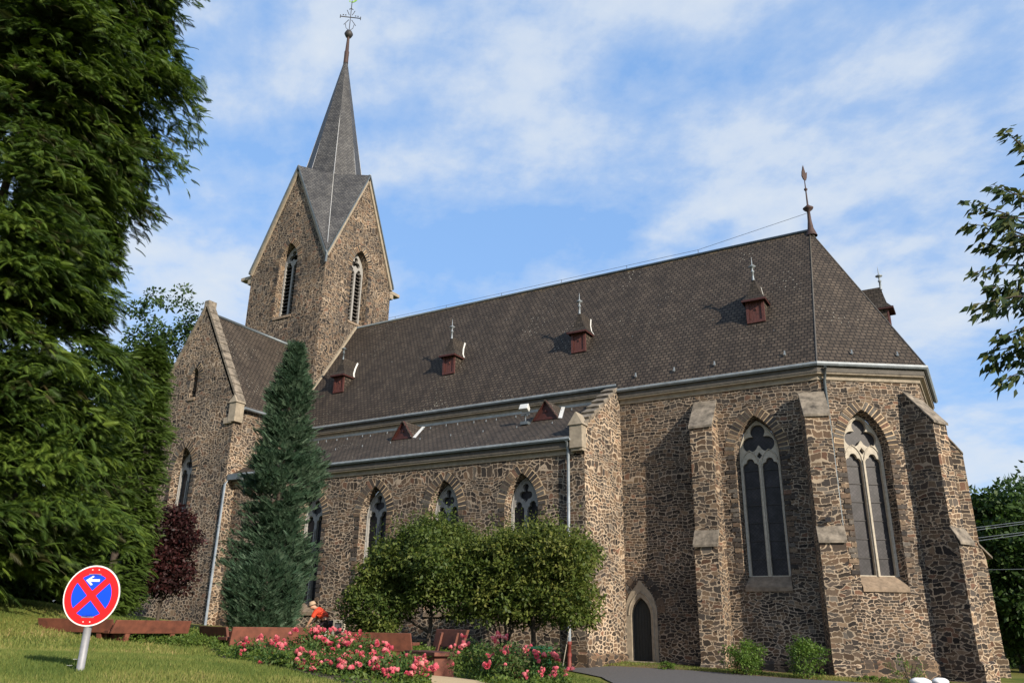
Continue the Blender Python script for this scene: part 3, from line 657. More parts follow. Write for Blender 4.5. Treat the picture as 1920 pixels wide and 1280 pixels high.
mb.face([(XWR, AR0.y, AR0.z), (XA-.46, AR0.y, AR0.z), (XA-.46, AR1.y, AR1.z), (XWR, AR1.y, AR1.z)])
mb.face([(XWR, AR0.y, AR0.z-.05), (XA-.46, AR0.y, AR0.z-.05), (XA-.46, AR0.y, AR0.z), (XWR, AR0.y, AR0.z)])
aroof = mb.build('aisle_roof', m_roof2, church)
mb = MB(); mb.box(((XWR+XA-.46)/2, .13, 9.84), (XA-.46-XWR, .1, .14)); sub(mb.build('flashing', m_zincd, None), aroof)
ASL = (AR1.z-AR0.z)/(AR1.y-AR0.y)
def onA(x, y): return Vector((x, y, AR0.z+(y-AR0.y)*ASL))
def onR(x, y): return Vector((x, y, ZG+(y+OV)*SL))
mb = MB(); mb.box((0, -.03, .05), (.03, .03, .12)); mb.box((0, -.05, .02), (.06, .03, .02)); hook = mb.build('snow_hook', m_zinc, None); hook_me = hook.data; bpy.data.objects.remove(hook)
def put_hook(p, par, sc_=1):
    o = bpy.data.objects.new('snow_hook', hook_me); COL.objects.link(o); o.parent = par; o.location = p; o.scale = (sc_,)*3
for i in range(24): put_hook(onA(-24.8+.7*i+random.uniform(-.2, .2), -.35+random.uniform(-.12, .05)), aroof, .8)
for i in range(10): put_hook(onA(-24+1.6*i, -1.9), aroof, .7)
for x in (-6.8, -5.2, -3.6, -1.0): put_hook(onR(x, -.02), roof, 1.5)
for f in (.35, .8): put_hook(Vector(e1).lerp(Vector(e2), f).lerp(A_, .055), roof, 1.5)
for i in range(10): put_hook(onR(random.uniform(-25, -1), random.uniform(.4, 4.3)), roof, .4)

# roof dormers
def finial(mb, p, h, r=.045, broken=False):
    p = Vector(p); k = h
    pr_ = [(r*1.5, -.08*k), (r*1.1, .0), (r, .28*k), (r*1.7, .29*k), (r*1.7, .33*k), (r*.9, .34*k), (r*.8, .48*k), (r*3.2, .52*k), (r*3.6, .55*k), (r*1.5, .60*k), (r*.55, .62*k)]
    pr_ += [(.004, .66*k)] if broken else [(r*.35, .85*k), (.002, k)]
    mb.lathe(p, pr_, 10)
def dormer(x, rot, plz, broken=False, label=None):
    """front bottom centre at plz(x); rot turns it about z (0 = faces south)"""
    o = plz; Rm = Matrix.Rotation(rot, 3, 'Z'); W_, H_, D_ = .72, 1.02, 1.3
    T = lambda a, b_, c: Vector(o) + Rm @ Vector((a, b_, c))
    bd = MB(); h = W_/2
    bd.face([T(-h, 0, -.15), T(h, 0, -.15), T(h, 0, H_), T(-h, 0, H_)])
    for s in (-1, 1):
        q = [T(s*h, 0, -.15), T(s*h, D_, -.15), T(s*h, D_, H_), T(s*h, 0, H_)]; bd.face(q if s > 0 else q[::-1])
    body = bd.build('dormer', m_roof2, church, label)
    sh = MB()
    for s in (-1, 1): sh.box(T(s*(h-.06), -.02, H_/2), (.12, .06, H_), rot)
    sh.box(T(0, -.02, .05), (W_-.24, .06, .10), rot); sh.box(T(0, -.02, H_-.06), (W_-.24, .06, .12), rot)
    for k in range(4): sh.box(T(-.18+.12*k, 0, H_/2), (.112, .03, H_-.2), rot)
    sh.box(T(.03, -.03, H_*.55), (.03, .05, .10), rot)
    sub(sh.build('shutter', m_red, None, bevel=.006), body)
    rf = MB(); e = .12; zt = H_+.95                             # bell-cast hipped roof
    lv = [(h+e, -.20, H_-.10), (h-.06, -.03, H_+.14), (h*.40, .05, H_+.50), (.030, .13, zt)]
    for k in range(3):
        (a0, y0, z0), (a1, y1, z1) = lv[k], lv[k+1]
        rf.face([T(-a0, y0, z0), T(a0, y0, z0), T(a1, y1, z1), T(-a1, y1, z1)])
        yb = 1.45
        for s in (-1, 1):
            q = [T(s*a0, y0, z0), T(s*a0, yb, z0), T(s*a1, yb, z1), T(s*a1, y1, z1)]; rf.face(q if s > 0 else q[::-1])
    sf = MB(); sf.face([T(-h-e, -.24, H_-.102), T(h+e, -.24, H_-.102), T(h+e, D_, H_-.102), T(-h-e, D_, H_-.102)][::-1])
    for k in ((-h-e, h+e),): sf.box(T(0, -.235, H_-.125), (2*(h+e)-.03, .04, .08), rot)
    for s in (-1, 1): sf.box(T(s*(h+e-.03), .45, H_-.125), (.04, 1.35, .08), rot)
    ro = rf.build('dormer_roof', m_roofd, None); sub(ro, body); sub(sf.build('soffit', m_redd, None), body)
    fl = MB()                                                   # pale lead flashing where the side slope meets the roof
    for k in range(3):
        (a0, y0, z0), (a1, y1, z1) = lv[k], lv[k+1]
        f = lambda z: max(.0, z/SL)-.01
        fl.face([T(a0+.012, f(z0)-.10, z0+.02), T(a0+.012, f(z0)+.02, z0+.02), T(a1+.012, f(z1)+.02, z1+.02), T(a1+.012, f(z1)-.10, z1+.02)])
    sub(fl.build('flashing', m_lead, None), body)
    fn = MB(); finial(fn, T(0, .13, zt-.03), .98, .04, broken); sub(fn.build('finial', m_zinc if not broken else m_zincd, None), body)
for x, br_, lb in ((-23.95, True, 'dormer beside the tower with a broken dark finial'), (-16.9, False, 'second dormer from the tower'), (-9.93, False, 'third dormer from the tower'), (-2.18, False, 'dormer nearest the apse end')):
    dormer(x, 0, onR(x, 1.24)+Vector((0, 0, .02)), br_, lb)
f3 = Vector((e2.x, YR, ZG)).lerp(A_, .36)
dormer(0, R(90), f3+Vector((.22, 0, -.34)), False, 'rear dormer seen past the hip of the roof')
def gablet(x, y, label):
    """triangular red vent dormer on the aisle roof"""
    o = onA(x, y); h, H_ = .56, .80; D_ = H_/ASL
    T = lambda a, b_, c: o+Vector((a, b_, c))
    g = MB(); g.face([T(-h, .0, 0), T(h, 0, 0), T(0, 0, H_)])
    for s in (-1, 1): g.bar(T(s*(h-.02), -.03, .02), T(0, -.03, H_-.01), .06, .09, up=(0, -1, 0))
    g.bar(T(-h+.04, -.03, .05), T(h-.04, -.03, .05), .06, .10, up=(0, 0, 1))
    g.box(T(0, -.03, .36), (.07, .04, .07))
    b_ = g.build('vent_dormer', m_redd, church, label)
    rf = MB()
    for s in (-1, 1):
        q = [T(s*(h+.06), -.12, -.05), T(s*(h+.06), .02, -.05), T(0, D_+.05, H_+.02), T(0, -.12, H_+.03)]; rf.face(q if s > 0 else q[::-1])
        q = [T(s*(h+.06), -.12, -.09), T(s*(h+.06), -.12, -.05), T(0, -.12, H_+.03), T(0, -.12, H_-.03)]; rf.face(q if s > 0 else q[::-1])
    sub(rf.build('dormer_roof', m_roof2, None), b_)
    fl = MB(); a0, a1 = T(h+.06, -.06, -.02), T(.05, D_, H_)
    fl.face([a0+Vector((-.04, .0, .03)), a0+Vector((.13, .0, -.005)), a1+Vector((.14, -.05, .03)), a1+Vector((-.03, -.05, .06))])
    sub(fl.build('flashing', m_lead, None), b_)
gablet(-17.27, -1.5, 'left red triangular vent dormer'); gablet(-10.22, -1.28, 'right red triangular vent dormer beside the floodlight')

# wing with its gable
pW = Plane((0, YW, 0), (1, 0, 0)); XWM = (XWL+XWR)/2
mb = MB(); wW = arch(.72, 7.90, 5.45, -28.66); sW = arch(.27, 12.75, 11.68, -28.82, 6)
wall(mb, pW, [(XWL, ZB), (XWR, ZB), (XWR, ZWE-.2), (XWM, ZWA-.25), (XWL, ZWE-.2)], [wW, sW], .42, .06)
mb.face([(XWR, YW, ZB), (XWR, TY0+.5, ZB), (XWR, TY0+.5, ZWE-.3), (XWR, YW, ZWE-.3)]); mb.face([(XWL, TY0+.5, ZB), (XWL, YW, ZB), (XWL, YW, ZWE-.3), (XWL, TY0+.5, ZWE-.3)])
mb.build('wing_wall', m_wing, church)
window(pW, -28.66, .72, 7.90, 5.75, 'aisle', .42, m_tracg, label='two-light window in the wing gable', wm=m_wing)
window(pW, -28.82, .27, 12.75, 11.68, 'slit', .42, m_tracg, label='narrow slit window high in the wing gable', wm=m_wing)
mb = MB(); wsl = (ZWA-.35-ZWE)/(XWR-XWM)
for s in (-1, 1):
    xe = XWM+s*(XWR-XWM+.15); ze = ZWE-.15*wsl
    q = [(xe, YW+.25, ze), (xe, TY0+1, ze), (XWM, TY0+1, ZWA-.35), (XWM, YW+.25, ZWA-.35)]; mb.face(q if s > 0 else q[::-1])
wr = mb.build('wing_roof', m_roof2, church)
mb = MB(); mb.tube([(XWM, YW+.3, ZWA-.32), (XWM, TY0, ZWA-.32)], .09, 8); sub(mb.build('ridge_cap', m_zincd, None), wr)
mb = MB(); mb.tube([(XWR+.22, YW+.35, ZWE-.30), (XWR+.22, TY0+.4, ZWE-.30)], .08, 8); sub(mb.build('gutter', m_zinc, None), wr)
mb = MB(); n = 12
for s in (-1, 1):
    p0 = Vector((XWM+s*(XWR-XWM+.06), 0, ZWE-.05)); p1 = Vector((XWM, 0, ZWA)); d = (p1-p0)/n; un = Vector((s*d.z*s*s, 0, -d.x)) if s > 0 else Vector((-d.z, 0, d.x)); un = un.normalized()
    if un.z < 0: un = -un
    for i in range(n):
        a_, b_ = p0+d*i, p0+d*(i+.97); lo_, hi_ = .145, .125
        P = [Vector((q.x, y, q.z)) for q in (a_, b_) for y in (YW-.06, YW+.42)]
        q = [P[0], P[1], P[3], P[2], P[0]+un*lo_, P[1]+un*lo_, P[3]+un*hi_, P[2]+un*hi_]
        mb.hexa(q)
mb.box((XWM, YW+.18, ZWA+.12), (.34, .5, .36))
wc = mb.build('gable_coping', m_cop, church, bevel=.015)
mb = MB()
for s in (-1, 1):
    kx = XWM+s*(XWR-XWM-.05); mb = MB()
    mb.box((kx, YW+.12, ZWE-.55), (.46, .50, .92)); mb.box((kx-s*.28, YW+.12, ZWE-.92), (.55, .46, .30))
    mb.hexa([Vector(p) for p in ((kx-.29, YW-.18, ZWE-.09), (kx+.29, YW-.18, ZWE-.09), (kx+.29, YW+.42, ZWE-.09), (kx-.29, YW+.42, ZWE-.09), (kx-.02, YW-.12, ZWE+.30), (kx+.02, YW-.12, ZWE+.30), (kx+.02, YW+.4, ZWE+.30), (kx-.02, YW+.4, ZWE+.30))])
    sub(mb.build('kneeler', m_trim, None, bevel=.01), wc)

# tower with four gables and its spire
mb = MB(); pT = Plane((0, TY0, 0), (1, 0, 0)); pE = Plane((TX1, 0, 0), (0, 1, 0))
hT = [arch(.76, 21.55, 18.10, TXM)]; hE = [arch(.76, 21.55, 18.10, YR)]
ZGA = ZAP-.28
wall(mb, pT, [(TX0, 8), (TX1, 8), (TX1, ZT-.25), (TXM, ZGA), (TX0, ZT-.25)], hT, .42, .06)
wall(mb, pE, [(TY0, 8), (TY1, 8), (TY1, ZT-.25), (YR, ZGA), (TY0, ZT-.25)], hE, .42, .06)
for o_, d_, a_, b_ in (((TX1, TY1, 0), (-1, 0, 0), 0, TX1-TX0), ((TX0, TY1, 0), (0, -1, 0), 0, TY1-TY0)):
    q = Plane(o_, d_); mb.poly([(a_, 8), (b_, 8), (b_, ZT-.25), ((a_+b_)/2, ZGA), (a_, ZT-.25)], [], lambda u, z: q(u, z))
tower = mb.build('tower', m_tower, church)
tw = [window(pT, TXM, .76, 21.55, 18.10, 'louvre', .42, m_tracg, label='louvred belfry opening on the shaded side', wm=m_tower), window(pE, YR, .76, 21.55, 18.10, 'louvre', .42, m_tracg, label='louvred belfry opening on the sunlit side', wm=m_tower)]
cen = Vector((TXM, YR, 0)); tip = Vector((TXM, YR, ZS)); sp_ = MB(); hx, hy = (TX1-TX0)/2, (TY1-TY0)/2; ov = .16
G = [(Vector((0, -1, 0)), hy), (Vector((1, 0, 0)), hx), (Vector((0, 1, 0)), hy), (Vector((-1, 0, 0)), hx)]
rS = 2.02; zr_ = ZAP
Gp = [cen+g*(h+ov)+Vector((0, 0, ZAP)) for g, h in G]; Sp = [cen+g*rS+Vector((0, 0, zr_+.12)) for g, h in G]
Cp = [cen+Vector((sx_*(hx+ov), sy_*(hy+ov), ZT-.18)) for sx_, sy_ in ((1, -1), (1, 1), (-1, 1), (-1, -1))]
Hp = [cen+Vector((sx_*rS*.72, sy_*rS*.72, zr_-.15)) for sx_, sy_ in ((1, -1), (1, 1), (-1, 1), (-1, -1))]
for k in range(4):
    S0, S1, C_, H_, G0, G1 = Sp[k], Sp[(k+1) % 4], Cp[k], Hp[k], Gp[k], Gp[(k+1) % 4]
    sp_.face([S0, H_, tip]); sp_.face([H_, S1, tip])
    for Sx, Gx, fl in ((S0, G0, False), (S1, G1, True)):       # the flared skirt down to the corner, in strips that curve
        m_ = 7; ring = []
        for i in range(m_+1):
            t_ = i/m_; a_ = Gx.lerp(C_, t_); b0 = Sx.lerp(H_, min(1, t_*1.0)); 
            hp = H_.lerp(C_, t_); 
            ring.append((a_, hp))
        q = [Gx, C_, H_, Sx]
        tri = [(Gx, H_, Sx), (Gx, C_, H_)]
        for t3 in tri: sp_.face(list(t3) if not fl else list(t3)[::-1])
spire = sp_.build('spire', m_slate, None); sub(spire, tower)
bm_ = bmesh.new(); bm_.from_mesh(spire.data); bmesh.ops.recalc_face_normals(bm_, faces=bm_.faces); bm_.to_mesh(spire.data); bm_.free()
mb = MB()
for k in range(4):
    out_ = (Hp[k]-cen); out_.z = 0; out_.normalize()
    mb.tube([tip+Vector((0, 0, -.3)), Hp[k]+out_*.01], .022, 5); mb.tube([Hp[k], Hp[k].lerp(Cp[k], .90)], .022, 5)
    mb.tube([tip+Vector((0, 0, -.3)), Sp[k]], .014, 5); mb.tube([Sp[k], Gp[k]+Vector((0, 0, .02))], .035, 5)
sub(mb.build('lead_roll', simple('lead_roll', (.42, .42, .41), .6, .1), None), tower)
mb = MB(); ed = MB()
for k, (g, h) in enumerate(G):                                  # raking trim under the slate edge
    tdir = Vector((-g.y, g.x, 0)); half = hx if abs(g.y) > 0 else hy
    for s in (-1, 1):
        a_ = cen+g*(h+.045)+tdir*s*(half+.02)+Vector((0, 0, ZT-.36)); b_ = cen+g*(h+.045)+Vector((0, 0, ZAP-.26))
        mb.bar(a_, b_, .20, .11, up=tuple(g))
        a2, b2 = cen+g*(h+.09)+tdir*s*(half+.10)+Vector((0, 0, ZT-.26)), cen+g*(h+.09)+Vector((0, 0, ZAP-.03))
        ed.bar(a2, b2, .07, .20, up=tuple(g))
sub(mb.build('raking_trim', m_trim, None), tower); sub(ed.build('slate_edge', m_zincd, None), tower)
mb = MB()
for c, d_ in (((TX0, TY0), (-1, 0)), ((TX1, TY1), (0, 1)), ((TX0, TY1), (-1, 0))):
    d3 = Vector((*d_, 0)); p = Vector((*c, ZT-.42)); y_ = Vector((.0, .25, 0)) if d_[0] else Vector((-.25, 0, 0))
    mb = MB(); mb.bar(p-d3*.35+y_, p+d3*1.0+y_, .46, .22); mb.bar(p-d3*.35+y_-Vector((0, 0, .28)), p+d3*.38+y_-Vector((0, 0, .28)), .42, .34)
    sub(mb.build('kneeler', m_trim, None, bevel=.03), tower)
mb = MB(); mb.tube([Cp[0]+Vector((-.05, .05, .02)), Cp[0]+Vector((.03, -.03, -.18)), Cp[0]+Vector((-.08, .08, -.65))], .07, 8); sub(mb.build('spout', m_zincd, None), tower)
mb = MB()
mb.lathe(tip, [(.175, -.8), (.165, -.3), (.17, .2), (.135, .25), (.11, .9), (.085, 1.55), (.10, 1.6)], 12); f_ = mb.build('spire_tip', m_rust, None); sub(f_, tower)
mb = MB(); mb.lathe(tip+Vector((0, 0, 1.75)), [(.02, -.32), (.2, -.24), (.31, 0), (.2, .24), (.02, .32)], 14); sub(mb.build('ball', m_iron, None), tower)
mb = MB(); b0 = tip+Vector((0, 0, 2.0)); ax = Vector((.78, .62, 0))
mb.tube([b0, b0+Vector((0, 0, 2.75))], .028, 6); mb.tube([b0+Vector((0, 0, 1.25))-ax*.72, b0+Vector((0, 0, 1.25))+ax*.72], .035, 6)
for s in (-1, 1):
    mb.tube([b0+Vector((0, 0, 1.02))+ax*s*.1, b0+Vector((0, 0, .55))+ax*s*.42], .025, 5); mb.tube([b0+Vector((0, 0, 1.45))+ax*s*.1, b0+Vector((0, 0, 1.85))+ax*s*.28], .025, 5)
    mb.tube([b0+Vector((0, 0, .05)), b0+Vector((0, 0, .30))+ax*s*.25, b0+Vector((0, 0, .62))+ax*s*.30], .022, 5)
    mb.tube([b0+Vector((0, 0, 1.25))+ax*s*.72+Vector((0, 0, .14)), b0+Vector((0, 0, 1.25))+ax*s*.72-Vector((0, 0, .14))], .03, 5)
    for q in (.35, .52): mb.lathe(b0+Vector((0, 0, 1.25))+ax*s*q+Vector((0, 0, .16)), [(.0, -.05), (.06, 0), (0, .05)], 6)
    mb.tube([b0+Vector((0, 0, 1.95))-ax*.14*s, b0+Vector((0, 0, 2.05))], .03, 5)
sub(mb.build('spire_cross', m_iron, None), tower)
mb = MB()
ck_ = [(-.16, .0), (-.05, -.06), (.10, -.05), (.22, .05), (.34, .20), (.30, .02), (.42, .12), (.36, -.04), (.2, -.14), (.06, -.16), (-.06, -.12), (-.14, -.03), (-.24, -.02), (-.22, .09), (-.16, .12)]
pc = b0+Vector((0, 0, 2.72)); ax2 = Vector((.95, .3, 0)); nn = Vector((-.3, .95, 0))*.015
mb.poly(ck_, [], lambda u, z: pc+ax2*u+Vector((0, 0, z))+nn); mb.poly(ck_, [], lambda u, z: pc+ax2*u+Vector((0, 0, z))-nn, flip=True)
sub(mb.build('weathercock', m_gold, None), tower)
mb = MB()                                                       # stone flashing where tower meets the nave roof
for s in (-1, 1): mb.bar((TX1+.10, YR+s*.05, ZR+.10), (TX1+.10, YR+s*(YR+.05), ZG+.35), .12, .14, up=(1, 0, 0))
sub(mb.build('flashing', m_trim, None), tower)
# apse vane
mb = MB(); p = A_+Vector((.05, 0, .0))
mb.lathe(p, [(.26, -.25), (.13, .12), (.085, .5), (.065, .95), (.19, 1.06), (.23, 1.13), (.11, 1.22), (.04, 1.3), (.028, 2.0), (.075, 2.05), (.075, 2.10), (.024, 2.16), (.016, 2.9), (.002, 3.2)], 12)
va = mb.build('roof_finial', m_rust, church)
mb = MB(); ck2 = [(-.22, 0), (-.1, -.1), (.1, -.12), (.22, .0), (.30, .22), (.16, .14), (.06, .28), (0, .42), (-.08, .26), (-.16, .16)]
pc = p+Vector((0, 0, 2.72)); ax2 = Vector((.45, .9, 0))*.75; nn = Vector((.9, -.45, 0))*.02
mb.poly(ck2, [], lambda u, z: pc+ax2*u+Vector((0, 0, z*1.5))+nn); mb.poly(ck2, [], lambda u, z: pc+ax2*u+Vector((0, 0, z*1.5))-nn, flip=True)
sub(mb.build('weathercock', m_rust, None), va)
# downpipes
def pipe(pts, r, name='downpipe', m=m_zinc, label=None, brackets=True):
    mb = MB(); mb.tube(pts, r, 10)
    a_, b_ = Vector(pts[-2]), Vector(pts[-1]); k = int((a_-b_).length/1.9)
    for i in range(1, k+1): q = a_.lerp(b_, i/(k+.5)); mb.lathe(q, [(r+.012, -.03), (r+.012, .03)], 10)
    return mb.build(name, m, church, label)
dp = pipe([(-8.12, -WA-.30, ZA-.12), (-8.14, -WA-.12, ZA-.45), (-8.16, -WA-.10, .75)], .055, label='zinc downpipe with a red iron foot at the aisle corner')
mb = MB(); mb.tube([(-8.16, -WA-.12, .75), (-8.16, -WA-.12, -.2)], .068, 10); mb.lathe((-8.16, -WA-.12, .36), [(.085, -.05), (.085, .05)], 10); mb.lathe((-8.16, -WA-.12, .73), [(.085, -.05), (.085, .05)], 10)
sub(mb.build('pipe_foot', simple('iron_red', (.16, .03, .022), .6, noise=.25), None), dp)
q = lambda u, z, o: p2(u, z, o)
pipe([q(.18, 10.0, .34), q(.22, 9.55, .08), q(.22, -.2, .08)], .05, label='thin downpipe down the corner buttress', m=m_zincd)
pipe([(XWR+.05, -WA-.34, ZA-.12), (XWR+.06, YW-.06, ZA-.5), (XWR+.06, YW-.06, .6)], .055, label='downpipe in the corner by the wing')
mb = MB(); mb.box((XWR+.3, -WA-.38, ZA-.16), (1.0, .3, .26)); mb.build('hopper', m_zincd, church)
mb = MB(); mb.box((-.02, -1.02, 4.62), (.16, .14, .16)); mb.box((-.02, -.94, 4.62), (.08, .16, .08)); mb.build('wall_lamp', m_iron, church)
mb = MB(); mb.lathe((-4.62, -.03, 4.6), [(.0, -.06), (.06, 0), (.0, .06)], 8); mb.build('sensor', m_lead, church)
# cellar opening in the aisle wall
mb = MB(); cwx, cwz = -18.35, .98
mb.poly([(cwx-.30, cwz-.36), (cwx+.30, cwz-.36), (cwx+.30, cwz+.36), (cwx-.30, cwz+.36)], [[(cwx-.17, cwz-.24), (cwx+.17, cwz-.24), (cwx+.17, cwz+.24), (cwx-.17, cwz+.24)]], lambda u, z: pA(u, z, .09))
for a_, b_ in (((-.30, -.36), (.30, -.36)), ((.30, -.36), (.30, .36)), ((.30, .36), (-.30, .36)), ((-.30, .36), (-.30, -.36))):
    mb.face([pA(cwx+a_[0], cwz+a_[1], 0), pA(cwx+b_[0], cwz+b_[1], 0), pA(cwx+b_[0], cwz+b_[1], .09), pA(cwx+a_[0], cwz+a_[1], .09)])
cw = mb.build('cellar_window', m_trac, church); mb = MB(); mb.face([pA(cwx-.2, cwz-.3, .05), pA(cwx+.2, cwz-.3, .05), pA(cwx+.2, cwz+.3, .05), pA(cwx-.2, cwz+.3, .05)]); sub(mb.build('pane', simple('grey_pane', (.13, .13, .14), .5), None), cw)
# floodlight on the aisle roof
fp = onA(-10.98, -1.62)
fl_ = thing('floodlight', 'small white floodlight standing on the aisle roof beside a red vent dormer', 'floodlight', fp)
mb = MB(); mb.box((0, 0, .06), (.34, .25, .12)); mb.tube([(0, 0, .1), (.02, -.02, .46)], .03, 6); mb.bar((-.2, 0, .42), (.2, -.02, .42), .05, .05); mb.build('bracket', m_zincd, fl_, world=False)
mb = MB(); mb.hexa([Matrix.Rotation(-.5, 3, 'X') @ Vector(p) + Vector((0, -.03, .66)) for p in ((-.20, -.16, -.13), (.20, -.16, -.13), (.16, .12, -.09), (-.16, .12, -.09), (-.20, -.16, .13), (.20, -.16, .13), (.16, .12, .09), (-.16, .12, .09))]); mb.build('lamp_head', m_lead, fl_, world=False, bevel=.02)

# ---------------------------------------------------------------- ground
CP = np.array([(4.3,-28.5,-.38),(10,-20,-.42),(5,-10,-.38),(20,0,-.6),(5,-3,-.26),(0,-2.2,-.14),(-4,-2.4,-.05),(-7,-2,.02),(-8.6,-5,-.02),(-5.3,-7,-.12),(-2,-12,-.05),
 (-14.3,-3.4,.33),(-17,-3.4,.55),(-21,-3.4,.9),(-25,-4,1.0),(-28,-4,1.22),(-34,-4,1.6),(-3.75,-23.4,.78),(-2.2,-24.4,.72),(-.95,-22.5,.40),(1.5,-24,-.15),(2,-27,-.2),(-3,-28.5,.8),(-6,-20,.88),(-12,-17,.87),
 (-8.3,-13,.45),(-5.2,-15.1,.30),(-4.5,-12,.05),(-15.1,-18.2,1.5),(-20,-14.7,1.6),(-35,-15,2.3),(-30,-25,2.4),(-15,-27,1.9),(-45,-4,2.0),(-20,-8,.95),(-13,-8,.42),(-17,-12.2,.95),(-11.5,-6.7,.32),(-9,-6.1,.2),(-2.5,-17.5,.42),
 (30,-30,-.5),(30,30,-.6),(0,30,0),(-40,30,1.5),(10,-50,-.4),(-30,-50,2),(12,12,-.55),(8,3,-.4)], float)
_ex = [at(*p) for p in ((0, 1282, 9), (0, 1222, 14), (0, 1186, 20), (-200, 1222, 14), (-200, 1180, 20), (60, 1128, 26), (150, 1190, 20), (285, 1204, 20), (400, 1205, 20), (300, 1232, 15), (612, 1204, 27.5), (700, 1212, 24))]
CP = np.array([c for c in CP.tolist() if (c[0], c[1]) not in ((-15, -27), (-12, -17), (-6, -20))]+[tuple(q) for q in _ex]+[(-18, -30, 1.3)])
def tpsk(r2): return np.where(r2 > 1e-9, r2*np.log(r2+1e-12)*.5, 0)
_n = len(CP); _K = tpsk(((CP[:, None, :2]-CP[None, :, :2])**2).sum(-1)) + np.eye(_n)*.6
_P = np.c_[np.ones(_n), CP[:, :2]]; _A = np.block([[_K, _P], [_P.T, np.zeros((3, 3))]]); _w = np.linalg.solve(_A, np.r_[CP[:, 2], 0, 0, 0])
def gz(x, y):
    x = np.asarray(x, float); y = np.asarray(y, float); xc = np.clip(x, -60, 45); yc = np.clip(y, -60, 45)
    q = np.stack([xc.ravel(), yc.ravel()], -1)
    z = tpsk(((q[:, None]-CP[None, :, :2])**2).sum(-1)) @ _w[:_n] + _w[_n] + q @ _w[_n+1:]
    return z.reshape(x.shape)
def g1(x, y): return float(gz(np.array([x]), np.array([y]))[0])
m_ground, t, b = mat('lawn_ground')
tc = N(t, 'ShaderNodeTexCoord')
n1 = N(t, 'ShaderNodeTexNoise', i_Scale=.5, i_Detail=6.0); t.links.new(tc.outputs['Object'], n1.inputs[0]); n2 = N(t, 'ShaderNodeTexNoise', i_Scale=24.0, i_Detail=6.0, i_Roughness=.7); t.links.new(tc.outputs['Object'], n2.inputs[0])
r1 = ramp(t, [(.35, (.085, .115, .025)), (.5, (.145, .155, .036)), (.68, (.23, .19, .07))]); L(t, n1, r1); r2 = ramp(t, [(.3, .5), (.7, 1.35)]); L(t, n2, r2)
mu = N(t, 'ShaderNodeMix', data_type='RGBA', blend_type='MULTIPLY'); mu.inputs[0].default_value = 1; L(t, r1, mu, 0, 6); L(t, r2, mu, 0, 7); t.links.new(mu.outputs[2], b.inputs[0]); b.inputs['Roughness'].default_value = .95; b.inputs['Specular IOR Level'].default_value = .1
bp = N(t, 'ShaderNodeBump', i_Strength=.8, i_Distance=.05); L(t, n2, bp, 0, 2); t.links.new(bp.outputs[0], b.inputs['Normal'])
gx = np.r_[-900, -500, -250, -140, np.arange(-90, -46, 6.), np.arange(-45, 26, .6), np.arange(28, 90, 6.), 140, 250, 500, 900]; gy = np.r_[-900, -500, -250, -120, np.arange(-80, -41, 6.), np.arange(-38, 10, .6), np.arange(12, 90, 6.), 140, 250, 500, 900]
XX, YY = np.meshgrid(gx, gy, indexing='ij'); ZZ = gz(XX, YY); nx, ny = XX.shape
idx = np.arange(nx*ny).reshape(nx, ny); fq = np.stack([idx[:-1, :-1], idx[1:, :-1], idx[1:, 1:], idx[:-1, 1:]], -1).reshape(-1, 4)
me = bpy.data.meshes.new('ground'); me.from_pydata(np.stack([XX, YY, ZZ], -1).reshape(-1, 3).tolist(), [], fq.tolist()); me.polygons.foreach_set('use_smooth', [True]*len(fq))
o = link('ground', me, m_ground); o['kind'] = 'structure'
def inpoly(x, y, P):
    c = np.zeros(np.shape(x), bool); j = len(P)-1
    for i in range(len(P)):
        (xi, yi), (xj, yj) = P[i], P[j]
        c ^= ((yi > y) != (yj > y)) & (x < (xj-xi)*(y-yi)/(yj-yi+1e-12)+xi); j = i
    return c
def sheet(name, P, h, m, step=.8):
    """a sheet lying on the ground: polygon triangulated over inner points"""
    from mathutils.geometry import delaunay_2d_cdt
    P2 = []
    for i in range(len(P)):
        a_, b_ = Vector(P[i]), Vector(P[(i+1) % len(P)]); n = max(1, int((b_-a_).length/step)); P2 += [a_.lerp(b_, k/n) for k in range(n)]
    xs = [p.x for p in P2]; ys = [p.y for p in P2]; ins = []
    gx_, gy_ = np.meshgrid(np.arange(min(xs), max(xs), step), np.arange(min(ys), max(ys), step)); k = inpoly(gx_, gy_, P)
    ins = [Vector((a_, b_)) for a_, b_ in zip(gx_[k], gy_[k])]
    vs, es, fs, *_ = delaunay_2d_cdt(P2+ins, [(i, (i+1) % len(P2)) for i in range(len(P2))], [list(range(len(P2)))], 1, 1e-4)
    z = gz(np.array([v.x for v in vs]), np.array([v.y for v in vs]))+h
    me = bpy.data.meshes.new(name); me.from_pydata([(v.x, v.y, zz_) for v, zz_ in zip(vs, z)], [], fs); me.polygons.foreach_set('use_smooth', [True]*len(fs))
    bm_ = bmesh.new(); bm_.from_mesh(me)
    for f in bm_.faces:
        f.normal_update()
        if f.normal.z < 0: f.normal_flip()
    bm_.to_mesh(me); bm_.free()
    o = link(name, me, m); o['kind'] = 'structure'; return o
m_asph = simple('asphalt', (.085, .081, .080), .9, noise=.30, nscale=16, bump=.5)
m_soil = simple('bed_soil', (.05, .034, .022), .95, noise=.4, nscale=9, bump=.6)
m_gravel = simple('pale_gravel', (.46, .34, .19), .95, noise=.2, nscale=40, bump=.4)
m_dry = simple('dry_verge', (.15, .085, .040), .95, noise=.4, nscale=12, bump=.5)
